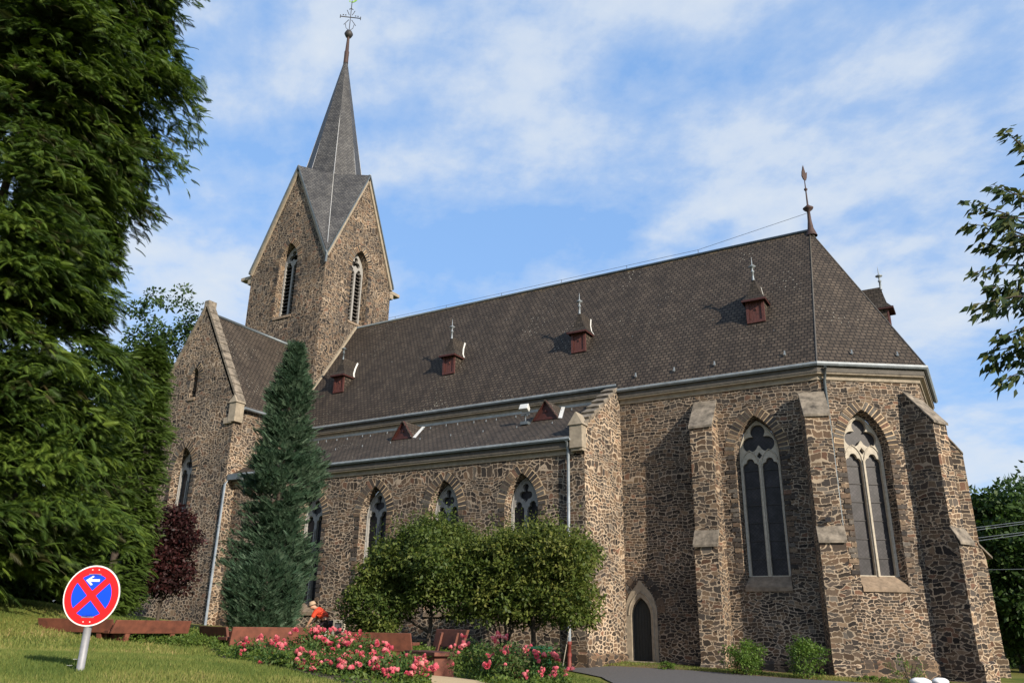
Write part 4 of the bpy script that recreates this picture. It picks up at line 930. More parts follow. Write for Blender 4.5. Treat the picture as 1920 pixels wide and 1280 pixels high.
ROAD = [(-9.4,-4.35),(-8.0,-3.95),(-7.1,-2.5),(-4.4,-2.35),(-1.5,-2.7),(1.5,-2.3),(4.6,-1.4),(6.6,2),(7.5,10),(9,30),(14,60),(24,60),(22,30),(17,8),(15,-5),(14,-20),(12,-34),(4,-34),(1.8,-25),(-.5,-16),(-3.2,-10.5),(-5.6,-6.6),(-8,-4.9)]
sheet('road', ROAD, .035, m_asph)
sheet('verge', [(-7.5,-.15),(-7.5,-2.0),(-7.1,-2.46),(-4.4,-2.31),(-1.5,-2.66),(1.5,-2.26),(4.5,-1.4),(4.6,.6),(3.0,1.5),(0,-.2)], .02, m_dry, .5)
PATHP = [tuple(at(*p)[:2]) for p in ((800,1268,16.3),(830,1262,16.8),(868,1268,16.2),(905,1290,13.5),(960,1340,10.5),(820,1340,10.5),(790,1285,14))]
sheet('path', PATHP, .03, m_gravel, .4)
BED = [tuple(at(*p)[:2]) for p in ((395,1190,19.5),(520,1200,18.5),(760,1215,17.5),(800,1262,16.6),(790,1290,13),(800,1340,10),(640,1330,10.2),(520,1270,11.8),(430,1225,15))]
BED2 = [tuple(at(*p)[:2]) for p in ((842,1235,17.5),(1000,1240,17.5),(1062,1262,15.5),(1065,1300,11.5),(960,1320,11.2),(900,1290,13),(870,1268,15.5))]
sheet('flower_bed', BED, .025, m_soil, .5); sheet('flower_bed', BED2, .027, m_soil, .5)

# ---------------------------------------------------------------- foliage
def frames(dirs, ups=None, roll=0):
    """rotation matrices whose x axis runs along dirs, z as near up as it can be"""
    x = dirs/np.linalg.norm(dirs, axis=1, keepdims=True); u = np.array([0, 0, 1.]) if ups is None else ups
    y = np.cross(np.broadcast_to(u, x.shape), x); y /= np.linalg.norm(y, axis=1, keepdims=True)+1e-9; z = np.cross(x, y)
    if roll:
        a = rng.normal(0, roll, len(x))[:, None]; y, z = y*np.cos(a)+z*np.sin(a), -y*np.sin(a)+z*np.cos(a)
    return np.stack([x, y, z], -1)
def scatter(name, m, parent, T, F, pos, Rm, sc, rnd, world=True, label=None):
    T = np.asarray(T, float); F = np.asarray(F); n = len(pos); nv = len(T)
    V = np.einsum('nij,vj->nvi', Rm, T)*np.reshape(sc, (n, 1, 1)) + pos[:, None]
    Fa = (F[None]+(np.arange(n)*nv)[:, None, None]).reshape(-1, F.shape[1])
    me = bpy.data.meshes.new(name); me.vertices.add(n*nv); me.vertices.foreach_set('co', V.astype('f').ravel())
    k = F.shape[1]; me.loops.add(len(Fa)*k); me.loops.foreach_set('vertex_index', Fa.astype('i').ravel()); me.polygons.add(len(Fa)); me.polygons.foreach_set('loop_start', np.arange(0, len(Fa)*k, k, dtype='i'))
    at_ = me.attributes.new('rnd', 'FLOAT', 'POINT'); at_.data.foreach_set('value', np.repeat(np.clip(rnd, 0, 1), nv).astype('f'))
    me.update(calc_edges=True); me.validate()
    return link(name, me, m, parent, label, world)
def spray(nl=8, wid=.34, lw=.055, droop=.35, fan=.30):
    """feathery flat spray: an axis with pointed leaflets along both sides"""
    V, F = [], []
    def tri(a_, b_, c_): i = len(V); V.extend([a_, b_, c_]); F.append((i, i+1, i+2))
    dz = lambda x, y: -droop*x*x - .25*abs(y)
    for i in range(nl):
        x = .06+.88*i/nl; l = wid*(1.05-.75*i/nl)
        for s in (-1, 1):
            x2, y2 = x+fan*(1-.5*i/nl), s*l
            tri((x-lw, 0, dz(x-lw, 0)), (x+lw, 0, dz(x+lw, 0)), (x2, y2, dz(x2, y2)))
            xm, ym = x+fan*.45, s*l*.5; tri((xm-lw*.4, ym-s*lw*.3, dz(xm, ym)), (xm+lw*.9, ym, dz(xm, ym)), (xm+fan*.55, ym+s*l*.16, dz(xm+fan*.6, ym)-.03))
    tri((.75, -lw, dz(.75, 0)), (.75, lw, dz(.75, 0)), (1.08, 0, dz(1.08, 0)))
    tri((0, -.02, 0), (0, .02, 0), (.95, 0, dz(.95, 0)))
    return np.array(V), np.array(F)
LEAF = (np.array([(0, 0, 0), (.38, .27, .05), (1, 0, -.08), (.38, -.27, .05)]), np.array([(0, 1, 2, 3)]))
LEAFL = (np.array([(0, 0, 0), (.4, .17, .03), (1, 0, -.15), (.4, -.17, .03)]), np.array([(0, 1, 2, 3)]))
def leafy(name, m, parent, clumps, per, r, leaf=.11, T=LEAF, up=.5, label=None, tall=1.0):
    """leaf clumps: clumps (n,3) centres, per leaves each, gaussian radius r"""
    n = len(clumps); pos = np.repeat(clumps, per, 0); rr_ = np.repeat(np.broadcast_to(np.asarray(r, float), (n,)), per)
    off = rng.normal(0, 1, (n*per, 3)); off /= np.linalg.norm(off, axis=1, keepdims=True); off *= (rng.uniform(.15, 1, n*per)**.6*rr_)[:, None]; off[:, 2] *= .75*tall
    d = off/np.maximum(np.linalg.norm(off, axis=1, keepdims=True), 1e-6)*.8+rng.normal(0, .6, (n*per, 3)); d[:, 2] += -.1
    nrm = rng.normal(0, .55, (n*per, 3))+np.array([0, 0, up])+off/np.maximum(np.linalg.norm(off, axis=1, keepdims=True), 1e-6)*.7; nrm /= np.linalg.norm(nrm, axis=1, keepdims=True)
    rc = np.repeat(rng.uniform(0, 1, n), per)*.55+rng.uniform(0, .45, n*per)
    return scatter(name, m, parent, T[0], T[1], pos+off, frames(d, nrm), leaf*rng.uniform(.7, 1.3, n*per), rc, label=label)
def shell(n, c, rad, bottom=-1, lump=.25, inner=.55, seed=0):
    """clump centres filling the outer part of an ellipsoid, its outline made uneven by lumps"""
    q = rng.normal(0, 1, (n*3, 3)); q /= np.linalg.norm(q, axis=1, keepdims=True); q = q[q[:, 2] > bottom][:n]
    ph = rng.uniform(0, 6.3, 6); f = 1+lump*(np.sin(3*np.arctan2(q[:, 1], q[:, 0])+ph[0]+2*q[:, 2])*.4+np.sin(5*np.arctan2(q[:, 1], q[:, 0])+ph[1])*.3+np.sin(6*q[:, 2]+ph[2])*.4)
    return np.array(c)+q*np.array(rad)*(f*(inner+(1-inner)*rng.uniform(0, 1, len(q))**.5))[:, None]
def trunk(parent, p, h, r, m=None, lean=(0, 0), limbs=(), name='trunk'):
    mb = MB(); p = Vector(p); n = 7
    pts = [p+Vector((lean[0]*i/n+random.uniform(-.03, .03)*(i > 0), lean[1]*i/n+random.uniform(-.03, .03)*(i > 0), -.3+(h+.3)*i/n)) for i in range(n+1)]
    mb.tube(pts, [r*(1.25 if i == 0 else 1-.6*i/n) for i in range(n+1)], 9)
    for (f, dx_, dy_, dz_, rr_) in limbs:
        a_ = pts[0].lerp(pts[-1], f); b_ = a_+Vector((dx_, dy_, dz_)); mid = a_.lerp(b_, .5)+Vector((0, 0, -.06)); mb.tube([a_, mid, b_], [rr_, rr_*.75, rr_*.35], 7)
    return mb.build(name, m or m_bark, parent)
m_thuja = leafmat('cypress_green', [(.056, .044, .016), (.026, .050, .010), (.056, .098, .015), (.094, .146, .021), (.145, .202, .031)], .32)
m_thuja2 = leafmat('hedge_green', [(.036, .064, .012), (.064, .106, .018), (.098, .146, .026)], .25)
m_blue = leafmat('blue_conifer', [(.022, .050, .027), (.046, .088, .049), (.076, .124, .072), (.118, .165, .105)], .18)
m_round = leafmat('round_tree', [(.028, .055, .012), (.055, .088, .018), (.092, .125, .026), (.15, .165, .040)], .3)
m_round2 = leafmat('round_tree_light', [(.032, .058, .012), (.070, .100, .018), (.120, .145, .030), (.19, .19, .050)], .3)
m_purple = leafmat('purple_leaves', [(.014, .007, .007), (.030, .010, .010), (.062, .016, .015)], .2)
m_rose = leafmat('rose_leaves', [(.022, .055, .012), (.045, .090, .018), (.085, .130, .030), (.11, .085, .035)], .3)
m_cover = leafmat('ground_plants', [(.045, .085, .015), (.090, .140, .025), (.15, .19, .035)], .35)
m_far = leafmat('far_leaves', [(.018, .042, .011), (.034, .066, .016), (.052, .088, .022)], .25)
m_far2 = leafmat('beech_leaves', [(.016, .038, .010), (.035, .070, .015), (.062, .105, .020)], .25)
m_cherry = leafmat('cherry_leaves', [(.014, .032, .009), (.028, .054, .013), (.055, .078, .020), (.090, .095, .025)], .22, .7)
m_grass = leafmat('grass_blades', [(.085, .125, .026), (.150, .180, .040), (.215, .215, .060), (.36, .27, .12)], .3, .7)
m_petal = leafmat('rose_petals', [(.62, .10, .15), (.70, .18, .22), (.74, .28, .28), (.66, .33, .24)], .25, .6)

def conifer(name, lab, p, h, prof, nb, per, size, m, T, droop=-.25, fill=.35, group=None, trk=.2, up=0.0, cat='tree', lumps=.18, z0=0.0, cname='crown', tilt=.0, spread=0.0):
    t_ = thing(name, lab, cat, p, group=group); p = np.array(p)
    if trk: trunk(t_, p, h*.92, trk)
    zs = z0+(h-z0)*rng.uniform(0, 1, nb); az = rng.uniform(0, 2*np.pi, nb); ph = rng.uniform(0, 6.3, 4)
    lf = 1+lumps*(np.sin(3*az+1.3*zs+ph[0])*.5+np.sin(zs*2.1+ph[1])*.5+rng.normal(0, .35, nb))
    rad = np.interp(zs, [a_ for a_, b_ in prof], [b_ for a_, b_ in prof])*np.clip(lf, .45, 1.5)
    f = fill+(1-fill)*rng.uniform(0, 1, (nb, per))**.7
    pr_ = rad[:, None]*f; dr_ = droop*pr_*f
    pos = np.stack([pr_*np.cos(az)[:, None], pr_*np.sin(az)[:, None], np.broadcast_to(zs[:, None], pr_.shape)+dr_+up*pr_], -1)+rng.normal(0, size*.32, (nb, per, 3))*(np.array([1, 1, .35]) if spread else 1)
    if spread:
        ls = rng.normal(0, spread, (nb, per))*np.clip(pr_, .3, 2)**.7; pos[..., 0] += -np.sin(az)[:, None]*ls; pos[..., 1] += np.cos(az)[:, None]*ls; pos[..., 2] -= .25*np.abs(ls)
    da = np.broadcast_to(az[:, None], pr_.shape)+rng.normal(0, .75, pr_.shape)
    d = np.stack([np.cos(da), np.sin(da), np.full(pr_.shape, -.18)+up*2+rng.normal(0, .28, pr_.shape)+tilt], -1)
    pos = pos.reshape(-1, 3)+p; d = d.reshape(-1, 3)
    keep = pos[:, 2] > p[2]+.05
    rc = (np.repeat(rng.uniform(0, .45, nb), per)+rng.uniform(0, .55, nb*per))
    scatter(cname, m, t_, T[0], T[1], pos[keep], frames(d[keep], roll=.5), size*rng.uniform(.7, 1.35, keep.sum()), rc[keep])
    return t_
def hit(x, y):
    d = 4.0
    while d < 80:
        q = at(x, y, d)
        if q.z < g1(q.x, q.y): return q
        d += .1
    return q
def base(x, y, d): q = at(x, y, d); return (q.x, q.y, g1(q.x, q.y))
SP = spray()
conifer('cypress_tree', 'tall bright green cypress with drooping feathery sprays behind the road sign', base(-25, 1130, 22), 24, [(0, 1.1), (1.2, 1.8), (4, 2.15), (6.5, 1.75), (8, 1.25), (9.7, .85), (11, 1.3), (13.5, 1.85), (16.5, 1.75), (20, 1.1), (24, .2)], 430, 130, .26, m_thuja, SP, -.40, .34, trk=.14, lumps=.55, group='cypresses at the left edge', spread=.30, z0=.9)
conifer('cypress_tree', 'second cypress at the left edge of the photo beside the tall one', base(-200, 1130, 21), 23, [(0, 1.5), (3, 2.2), (9, 2.1), (15, 2.2), (20, 1.4), (23, .2)], 420, 95, .29, m_thuja, SP, -.42, .12, trk=.12, lumps=.45, group='cypresses at the left edge', spread=.32, z0=.9)
conifer('hedge_conifer', 'dense light green conifer between the tall cypress and the gable wing', base(196, 1150, 26), 7.9, [(0, .7), (2.5, .8), (5.5, .72), (7.9, .15)], 620, 13, .26, m_thuja2, SP, .1, .5, trk=.12, up=.15, lumps=.15)
cb = base(497, 1172, 26.5)
conifer('blue_conifer', 'tall narrow blue green conifer in front of the aisle wall', cb, 9.3, [(0, .7), (1.5, .95), (4.2, .98), (5.8, .78), (7.2, .50), (8.5, .24), (9.3, .04)], 1000, 24, .20, m_blue, spray(6, .30, .07, .2, .35), .0, .45, trk=.12, up=.38, lumps=.44, tilt=.5, spread=.13)
conifer('low_conifer', 'low rounded blue green conifer at the foot of the narrow conifer', base(488, 1176, 25.2), 2.2, [(0, .85), (.9, 1.02), (1.6, .85), (2.2, .2)], 800, 10, .17, m_blue, spray(6, .30, .07, .1, .35), .0, .6, trk=.1, up=.3, cat='shrub', lumps=.12, tilt=.5)
tp = base(292, 1182, 27); t_ = thing('purple_maple', 'small dark purple leaved tree in front of the gable wing', 'tree', tp)
trunk(t_, tp, 3.2, .06, limbs=((.3, .5, .1, 1.0, .03), (.4, -.5, .1, 1.0, .03)))
leafy('crown', m_purple, t_, np.r_[shell(130, (tp[0], tp[1], tp[2]+1.85), (.95, .95, 1.15), lump=.4, inner=.3), shell(34, (tp[0]+.12, tp[1], tp[2]+3.0), (.45, .45, .6), inner=.2)], 46, .32, .13, LEAF, .6)
def roundtree(lab, p, hc, rad, n, m, h, limbs, r=.08, group='small round trees in front of the aisle', per=84, trunks=None):
    t_ = thing('round_tree', lab, 'tree', p, group=group)
    trunk(t_, p, h, r, limbs=limbs)
    for q in (trunks or []): trunk(t_, p, h*.95, r*.55, lean=q)
    c = shell(n, (p[0], p[1], p[2]+hc+.02), rad, -.86, .36, .35)
    top = c[c[:, 2] > p[2]+hc+rad[2]*.35]
    leafy('crown', m, t_, c, per, .34, .125, LEAF, .55)
    # upright fresh shoots above the outline
    sh_ = np.repeat(top, 3, 0)+rng.normal(0, .22, (len(top)*3, 3))+np.array([0, 0, .22]); 
    leafy('shoots', m, t_, sh_, 12, .17, .09, LEAFL, .2, tall=2.4)
roundtree('dark round tree with a single trunk and one side limb beside the aisle window', base(803, 1226, 26), 2.5, (1.95, 1.6, 1.42), 450, m_round, 2.4, ((.35, -1.0, -.2, .55, .05), (.5, .8, .3, .8, .04)))
roundtree('many stemmed round tree in the middle of the tree row', base(945, 1228, 25.5), 2.45, (1.2, 1.1, 1.2), 220, m_round, 2.2, ((.25, -.55, 0, 1.1, .04), (.25, .45, .1, 1.2, .04)), .055, trunks=[(-.45, .1), (.4, .0), (.15, .3)])
roundtree('light green round tree with a thick trunk by the aisle corner', base(1000, 1232, 25), 2.55, (2.0, 1.55, 1.5), 450, m_round2, 2.3, ((.5, .8, .1, .9, .04), (.5, -.7, .1, .9, .04)), .10)
sp = base(688, 1196, 26.5); t_ = thing('dark_shrub', 'large dark shrub under the left side of the round trees', 'shrub', sp)
trunk(t_, sp, 1.2, .05); leafy('foliage', m_round, t_, shell(190, (sp[0]+.25, sp[1], sp[2]+1.25), (1.05, .9, 1.25), -.95, .25, .35), 56, .32, .11, LEAF, .5)
# distant trees
def bigtree(name, lab, p, h, rad, m, n=260, per=60, leaf=.3, group=None, low=.3, cl=1.0):
    t_ = thing(name, lab, 'tree', p, group=group); trunk(t_, p, h*.7, h*.025, limbs=((.5, rad*.5, 0, h*.2, h*.01), (.5, -rad*.5, 0, h*.2, h*.01)))
    c = shell(n, (p[0], p[1], p[2]+h*(1+low)/2), (rad, rad, h*(1-low)/2), -1, .35, .5)
    leafy('crown', m, t_, c, per, rad*.24*cl, leaf, LEAF, .6)
bigtree('leafy_tree', 'dark leafy tree rising behind the gable wing beside the cypress', base(228, 1140, 48), 17.0, 2.8, m_far, 260, 70, .26, 'trees behind the church', .2)
bigtree('leafy_tree', 'leafy tree further left showing through gaps in the cypress', base(80, 1140, 55), 15, 5, m_far, 220, 50, .42, 'trees behind the church', .2)
bigtree('beech_tree', 'dark beech tree beside the far buttress on the right', base(1915, 1225, 42), 7.6, 2.7, m_far2, 420, 70, .26, 'trees right of the church', .05)
bigtree('beech_tree', 'taller beech behind and right of the first dark beech', base(2020, 1215, 47), 8.8, 4.2, m_far2, 380, 60, .3, 'trees right of the church', .05)
bigtree('beech_tree', 'low dark beech spreading over the end of the road', base(1872, 1222, 55), 6.0, 2.6, m_far2, 260, 60, .28, 'trees right of the church', .0)
bigtree('beech_tree', 'wide beech closing the view beyond the road', base(1975, 1218, 66), 9.5, 6, m_far2, 300, 60, .42, 'trees right of the church', .0)
for i, (x, d, h_, r_, lb) in enumerate(((-60, 31, 3.6, 2.2, 'dark bushy tree in the shade behind the cypress at the left edge'), (60, 33, 3.4, 2.3, 'dark bushy tree behind the cypress above the left end of the benches'), (175, 32, 3.2, 1.9, 'dark bushy tree between the cypress and the gable wing'))):
    bigtree('bushy_tree', lb, base(x, 1120, d), h_, r_, m_far, 200, 60, .2, 'dark bushes behind the cypress', -.05)
# cherry tree whose branch tips hang into view at the right
kp = Vector((8.4, -19.5, 0)); kp.z = g1(kp.x, kp.y)
t_ = thing('cherry_tree', 'cherry tree with long drooping leaves hanging in from the right edge', 'tree', kp)
mb = MB(); mb.tube([kp+Vector((0, 0, -.3)), kp+Vector((.1, 0, 2)), kp+Vector((0, .1, 4.5)), kp+Vector((-.1, 0, 7.0))], [.2, .16, .12, .05], 10); lp, ld = [], []
TIPS = [((1880, 240), (1960, 330), .5), ((1905, 262), (1980, 330), .4), ((1862, 346), (1990, 420), .8), ((1818, 380), (1960, 440), .9), ((1815, 420), (1960, 455), .8), ((1885, 440), (1970, 470), .5), ((1840, 455), (1980, 500), .8), ((1845, 535), (1980, 575), .8), ((1822, 512), (1960, 500), .7), ((1825, 572), (1985, 560), .8), ((1830, 590), (1985, 575), .7), ((1868, 634), (1985, 610), .6), ((1850, 662), (1985, 650), .8), ((1848, 688), (1980, 665), .7), ((1872, 716), (1985, 690), .6), ((1885, 470), (2000, 450), .6), ((1860, 540), (1990, 520), .7), ((1890, 360), (2000, 400), .6), ((1880, 560), (1990, 560), .6), ((1875, 408), (2000, 430), .6)]
for (tx, ty), (bx, by), dens in TIPS:
    dd = 9.2+random.uniform(-.6, .6); a_ = at(bx, by, dd+.3); b_ = at(tx, ty, dd); mid = a_.lerp(b_, .5)+Vector((0, 0, .06))
    root = kp+Vector((0, 0, min(6.5, max(2.2, a_.z-.5)))); mb.tube([root, root.lerp(a_, .6)+Vector((0, 0, .25)), a_, mid, b_], [.035, .022, .014, .008, .003], 5)
    for i in range(int(90*dens)):
        f = random.random()**.8; q = (a_.lerp(mid, f*2) if f < .5 else mid.lerp(b_, f*2-1)); ax_ = (b_-a_).normalized()
        side = Vector((random.gauss(0, .5), random.gauss(0, .5), -.75)); v = ax_*.7+side; lp.append(q+Vector((random.gauss(0, .035), random.gauss(0, .05), random.gauss(-.01, .035)))); ld.append(v)
mb.build('trunk', m_bark, t_)
lp = np.array(lp); ld = np.array(ld); nr_ = rng.normal(0, .6, lp.shape)+np.array([0, 0, .6]); nr_ /= np.linalg.norm(nr_, axis=1, keepdims=True)
scatter('leaves', m_cherry, t_, LEAFL[0]*np.array([1, 1.1, 1]), LEAFL[1], lp, frames(ld, nr_), rng.uniform(.10, .155, len(lp)), rng.uniform(0, 1, len(lp)))
# shrubs and weeds at the foot of the wall
def shrub(name, lab, p, rad, n, m, leaf=.07, per=50, cat='shrub', group=None):
    t_ = thing(name, lab, cat, p, group=group); mb = MB(); p_ = Vector(p)
    for i in range(6): a_ = i*1.05; mb.tube([p_+Vector((0, 0, -.05)), p_+Vector((rad[0]*.5*math.cos(a_), rad[1]*.5*math.sin(a_), rad[2]*1.3))], [.014, .005], 5)
    mb.build('stem', m_bark, t_)
    leafy('foliage', m, t_, shell(n, (p[0], p[1], p[2]+rad[2]*.95), rad, -.95, .3, .25), per, min(rad)*.42, leaf, LEAF, .5)
m_shr = leafmat('shrub_leaves', [(.040, .085, .015), (.085, .150, .024), (.14, .21, .038)], .35)
shrub('leafy_shrub', 'fresh green shrub at the wall right next to the middle buttress', base(1398, 1252, 27), (.55, .5, .55), 60, m_shr)
shrub('leafy_shrub', 'loose green shrub at the wall under the dark tall window', base(1516, 1262, 26.8), (.55, .5, .62), 60, m_shr)
for (x, y, d, r_, lb) in ((1704, 1258, 27.6, (.5, .3, .42), 'low green weed against the sunlit end wall'), (1250, 1243, 27.8, (.28, .2, .13), 'tuft of weeds right of the small door'), (1640, 1266, 27.0, (.6, .25, .10), 'flat weeds at the foot of the corner buttress')):
    shrub('weed', lb, base(x, y, d), r_, 22, m_shr, .05, 30, 'weed', 'weeds along the church wall')

# ---------------------------------------------------------------- roses and ground plants
def petal_mesh():
    V, F, T = [], [], []
    for ring, (n, r, z, tilt) in enumerate(((5, .02, .03, 1.25), (6, .045, .012, .85), (7, .06, -.008, .35))):
        for k in range(n):
            a_ = 2*math.pi*(k+.5*ring)/n; c, s_ = math.cos(a_), math.sin(a_); px, py = -s_, c; w_ = .026+.006*ring
            o = np.array((c*r*.3, s_*r*.3, z-.02)); tipp = np.array((c*r, s_*r, z+.035*math.sin(tilt))); i = len(V)
            V += [tuple(o), tuple((o+tipp)/2+np.array((px, py, .01))*w_), tuple(tipp), tuple((o+tipp)/2-np.array((px, py, -.01))*w_)]; F.append((i, i+1, i+2, i+3))
    return np.array(V), np.array(F)
PV, PF = petal_mesh(); BL = []
for k in range(6):                                              # clusters of two to seven open roses
    n = [1, 2, 3, 4, 6, 7][k]; ps, rs = [], []
    for i in range(n):
        ps.append((rng.normal(0, .055), rng.normal(0, .055), rng.normal(0, .04)) if n > 1 else (0, 0, 0)); d = np.array([rng.normal(0, .5), rng.normal(-.3, .5), 1]); rs.append(d)
    z = np.array(rs); z /= np.linalg.norm(z, axis=1, keepdims=True); x = np.cross(z, rng.normal(0, 1, z.shape)); x /= np.linalg.norm(x, axis=1, keepdims=True)
    o = scatter('blossom', m_petal, None, PV, PF, np.array(ps), np.stack([x, np.cross(z, x), z], -1), rng.uniform(.85, 1.25, n), rng.uniform(0, .75, n)); BL.append(o.data); bpy.data.objects.remove(o)
def rosebush(lab, p, rad, n, nb, big=1.0):
    t_ = thing('rose_bush', lab, 'rose bush', p, group='pink rose bushes'); p_ = Vector(p); mb = MB()
    for i in range(7): a_ = i*.9; mb.tube([p_+Vector((.05*math.cos(a_), .05*math.sin(a_), -.05)), p_+Vector((rad[0]*.6*math.cos(a_), rad[1]*.6*math.sin(a_), rad[2]*1.35))], [.010, .004], 5)
    mb.build('stem', m_rose, t_)
    c = shell(n, (p[0], p[1], p[2]+rad[2]*.85), rad, -.9, .35, .3)
    leafy('foliage', m_rose, t_, c, 60, .17, .055, LEAF, .6)
    view = (CAM-p_).normalized()
    for i in range(nb):
        while 1:
            q = rng.normal(0, 1, 3); q /= np.linalg.norm(q)
            if q[2] > -.35 and q[0]*view.x+q[1]*view.y+q[2]*.6 > -.2: break
        f = rng.uniform(.95, 1.28); pos = Vector((p[0]+q[0]*rad[0]*f, p[1]+q[1]*rad[1]*f, p[2]+rad[2]*.85+q[2]*rad[2]*f))
        o = bpy.data.objects.new('blossom', BL[int(rng.choice(6, p=[.28, .22, .16, .14, .12, .08]))]); COL.objects.link(o); o.parent = t_; o.location = pos-p_
        o.rotation_euler = (rng.normal(0, .3), rng.normal(0, .3), rng.uniform(0, 6.28)); sc_ = rng.uniform(.42, .72)*big; o.scale = (sc_,)*3
RB = [('tall rose bush full of pink blossoms in front of the person in red', (592, 1252, 13.6), (.50, .5, .50), 60, 46, 1.0),
 ('rose bush at the left end of the bed with few blossoms', (490, 1232, 14.6), (.50, .45, .22), 34, 13, 1.0),
 ('rose bush with heavy clusters behind the tall bush', (668, 1246, 14.3), (.55, .5, .36), 46, 32, 1.1),
 ('rose bush beside the bench seen from the side', (742, 1266, 13.0), (.50, .5, .36), 42, 26, .95),
 ('low rose bush at the lower edge of the bed', (640, 1300, 11.6), (.55, .5, .30), 44, 26, .95),
 ('loose rose bush below the tall bush on the left', (545, 1285, 12.2), (.50, .45, .24), 36, 12, .95),
 ('rose bush in front with blossoms near the path edge', (742, 1305, 11.4), (.45, .45, .28), 36, 18, .95),
 ('tall loose rose bush right of the path', (905, 1262, 14.2), (.48, .48, .46), 44, 22, 1.0),
 ('rose bush right of the path with two big clusters', (965, 1278, 13.4), (.55, .5, .34), 42, 22, 1.1),
 ('rose bush by the green bin with upright clusters', (1022, 1280, 13.6), (.32, .4, .36), 30, 22, 1.0)]
TOPY = [1174, 1200, 1188, 1228, 1248, 1240, 1252, 1186, 1216, 1214]
for (lb, b_, r_, n, nb, bg_), ty in zip(RB, TOPY):
    q = base(*b_); rz_ = max(.12, (at(b_[0], ty, b_[2]).z-q[2])/2.05); rosebush(lb, q, (r_[0], r_[1], rz_), n, int(nb*.95), bg_)
def cover(name, lab, P, n, hgt, m, leaf, d0=0, cat='ground cover'):
    P = np.array(P); x = rng.uniform(P[:, 0].min(), P[:, 0].max(), n*4); y = rng.uniform(P[:, 1].min(), P[:, 1].max(), n*4); k = inpoly(x, y, P.tolist()); x, y = x[k][:n], y[k][:n]
    hz = hgt*(.6+.5*np.sin(x*2.3+1)*np.sin(y*1.9)); c = np.stack([x, y, gz(x, y)+np.maximum(.03, hz*rng.uniform(.2, 1, len(x)))], -1)
    o = leafy(name, m, None, c, 26, .11, leaf, LEAF, .9); tag(o, lab, cat, kind='stuff'); return o
cover('ground_cover', 'light green leafy plants filling the rose bed', BED, 900, .20, m_cover, .055)
cover('ground_cover', 'light green leafy plants right of the gravel path', BED2, 500, .22, m_cover, .055)
cover('ground_cover', 'yellow green ground plants below the small round trees', [tuple(at(*p)[:2]) for p in ((600,1205,25),(760,1222,22),(860,1238,19),(1050,1250,19),(1050,1240,27),(800,1216,29))], 1400, .22, m_cover, .08)
cover('ground_cover', 'low leafy plants under the bench backs', [tuple(at(*p)[:2]) for p in ((225,1198,19.6),(425,1210,19),(420,1196,22),(215,1185,22))], 380, .14, m_cover, .06)
# ---------------------------------------------------------------- lawn blades
def blades(name, lab, n, sampler, hgt, wid):
    x, y = sampler(n); k = ~(inpoly(x, y, BED) | inpoly(x, y, BED2) | inpoly(x, y, ROAD) | inpoly(x, y, PATHP)); x, y = x[k], y[k]
    n = len(x); z = gz(x, y); T = np.array([(0, -.5, 0), (0, .5, 0), (0, 0, 1.)]); 
    d = np.stack([rng.normal(0, 1, n), rng.normal(0, 1, n), rng.normal(0, .2, n)], -1); up = np.stack([rng.normal(0, .45, n), rng.normal(0, .45, n), np.ones(n)], -1); up /= np.linalg.norm(up, axis=1, keepdims=True)
    y_ = np.cross(up, d); y_ /= np.linalg.norm(y_, axis=1, keepdims=True); Rm = np.stack([np.cross(y_, up), y_*wid/hgt, up], -1)
    patch = .42+.30*np.sin(x*1.7+np.sin(y*1.1)*1.5)*np.sin(y*1.3+.6)+.22*np.sin(x*.6+2)+.2*np.sin(x*4.1+y*2.2)*np.sin(y*3.7-x)
    o = scatter(name, m_grass, None, T, np.array([(0, 1, 2)]), np.stack([x, y, z-.005], -1), Rm, hgt*rng.uniform(.5, 1.5, n)*(.75+.5*patch), np.clip(patch*.7+rng.normal(0, .2, n), 0, 1)); tag(o, lab, 'grass', kind='stuff')
def fan(d0, d1, x0, x1, pw=1.0):
    h0, h1 = [math.atan2(ray(x, 1200).y, ray(x, 1200).x) for x in (x0, x1)]
    def f(n):
        d = d0+(d1-d0)*rng.uniform(0, 1, n)**pw; a = rng.uniform(min(h0, h1), max(h0, h1), n); return CAM.x+d*np.cos(a), CAM.y+d*np.sin(a)
    return f
blades('grass', 'short sunlit lawn around the road sign', 130000, fan(7.6, 16, -40, 700, 1.2), .055, .011)
blades('grass', 'lawn behind the benches', 70000, fan(15, 28, -40, 760), .06, .02)
def strip(n):
    x = rng.uniform(-7.5, 4.6, n); y = np.interp(x, [-7.5, -4, 0, 2, 4.6], [-.1, -.9, -1.2, .2, .9])-rng.uniform(0, 1, n)**1.4*np.interp(x, [-7.5, -4, 0, 4.6], [2.2, 1.3, 1.3, 2]); return x, y
blades('grass', 'grass strip between the church wall and the road', 24000, strip, .07, .022)
def verge2(n):
    x = rng.uniform(-8.5, -2, n); return x, -4.4-(x+8.6)*1.05-rng.uniform(0, 1, n)*2.2
blades('grass', 'grass edge left of the road', 16000, verge2, .06, .02)

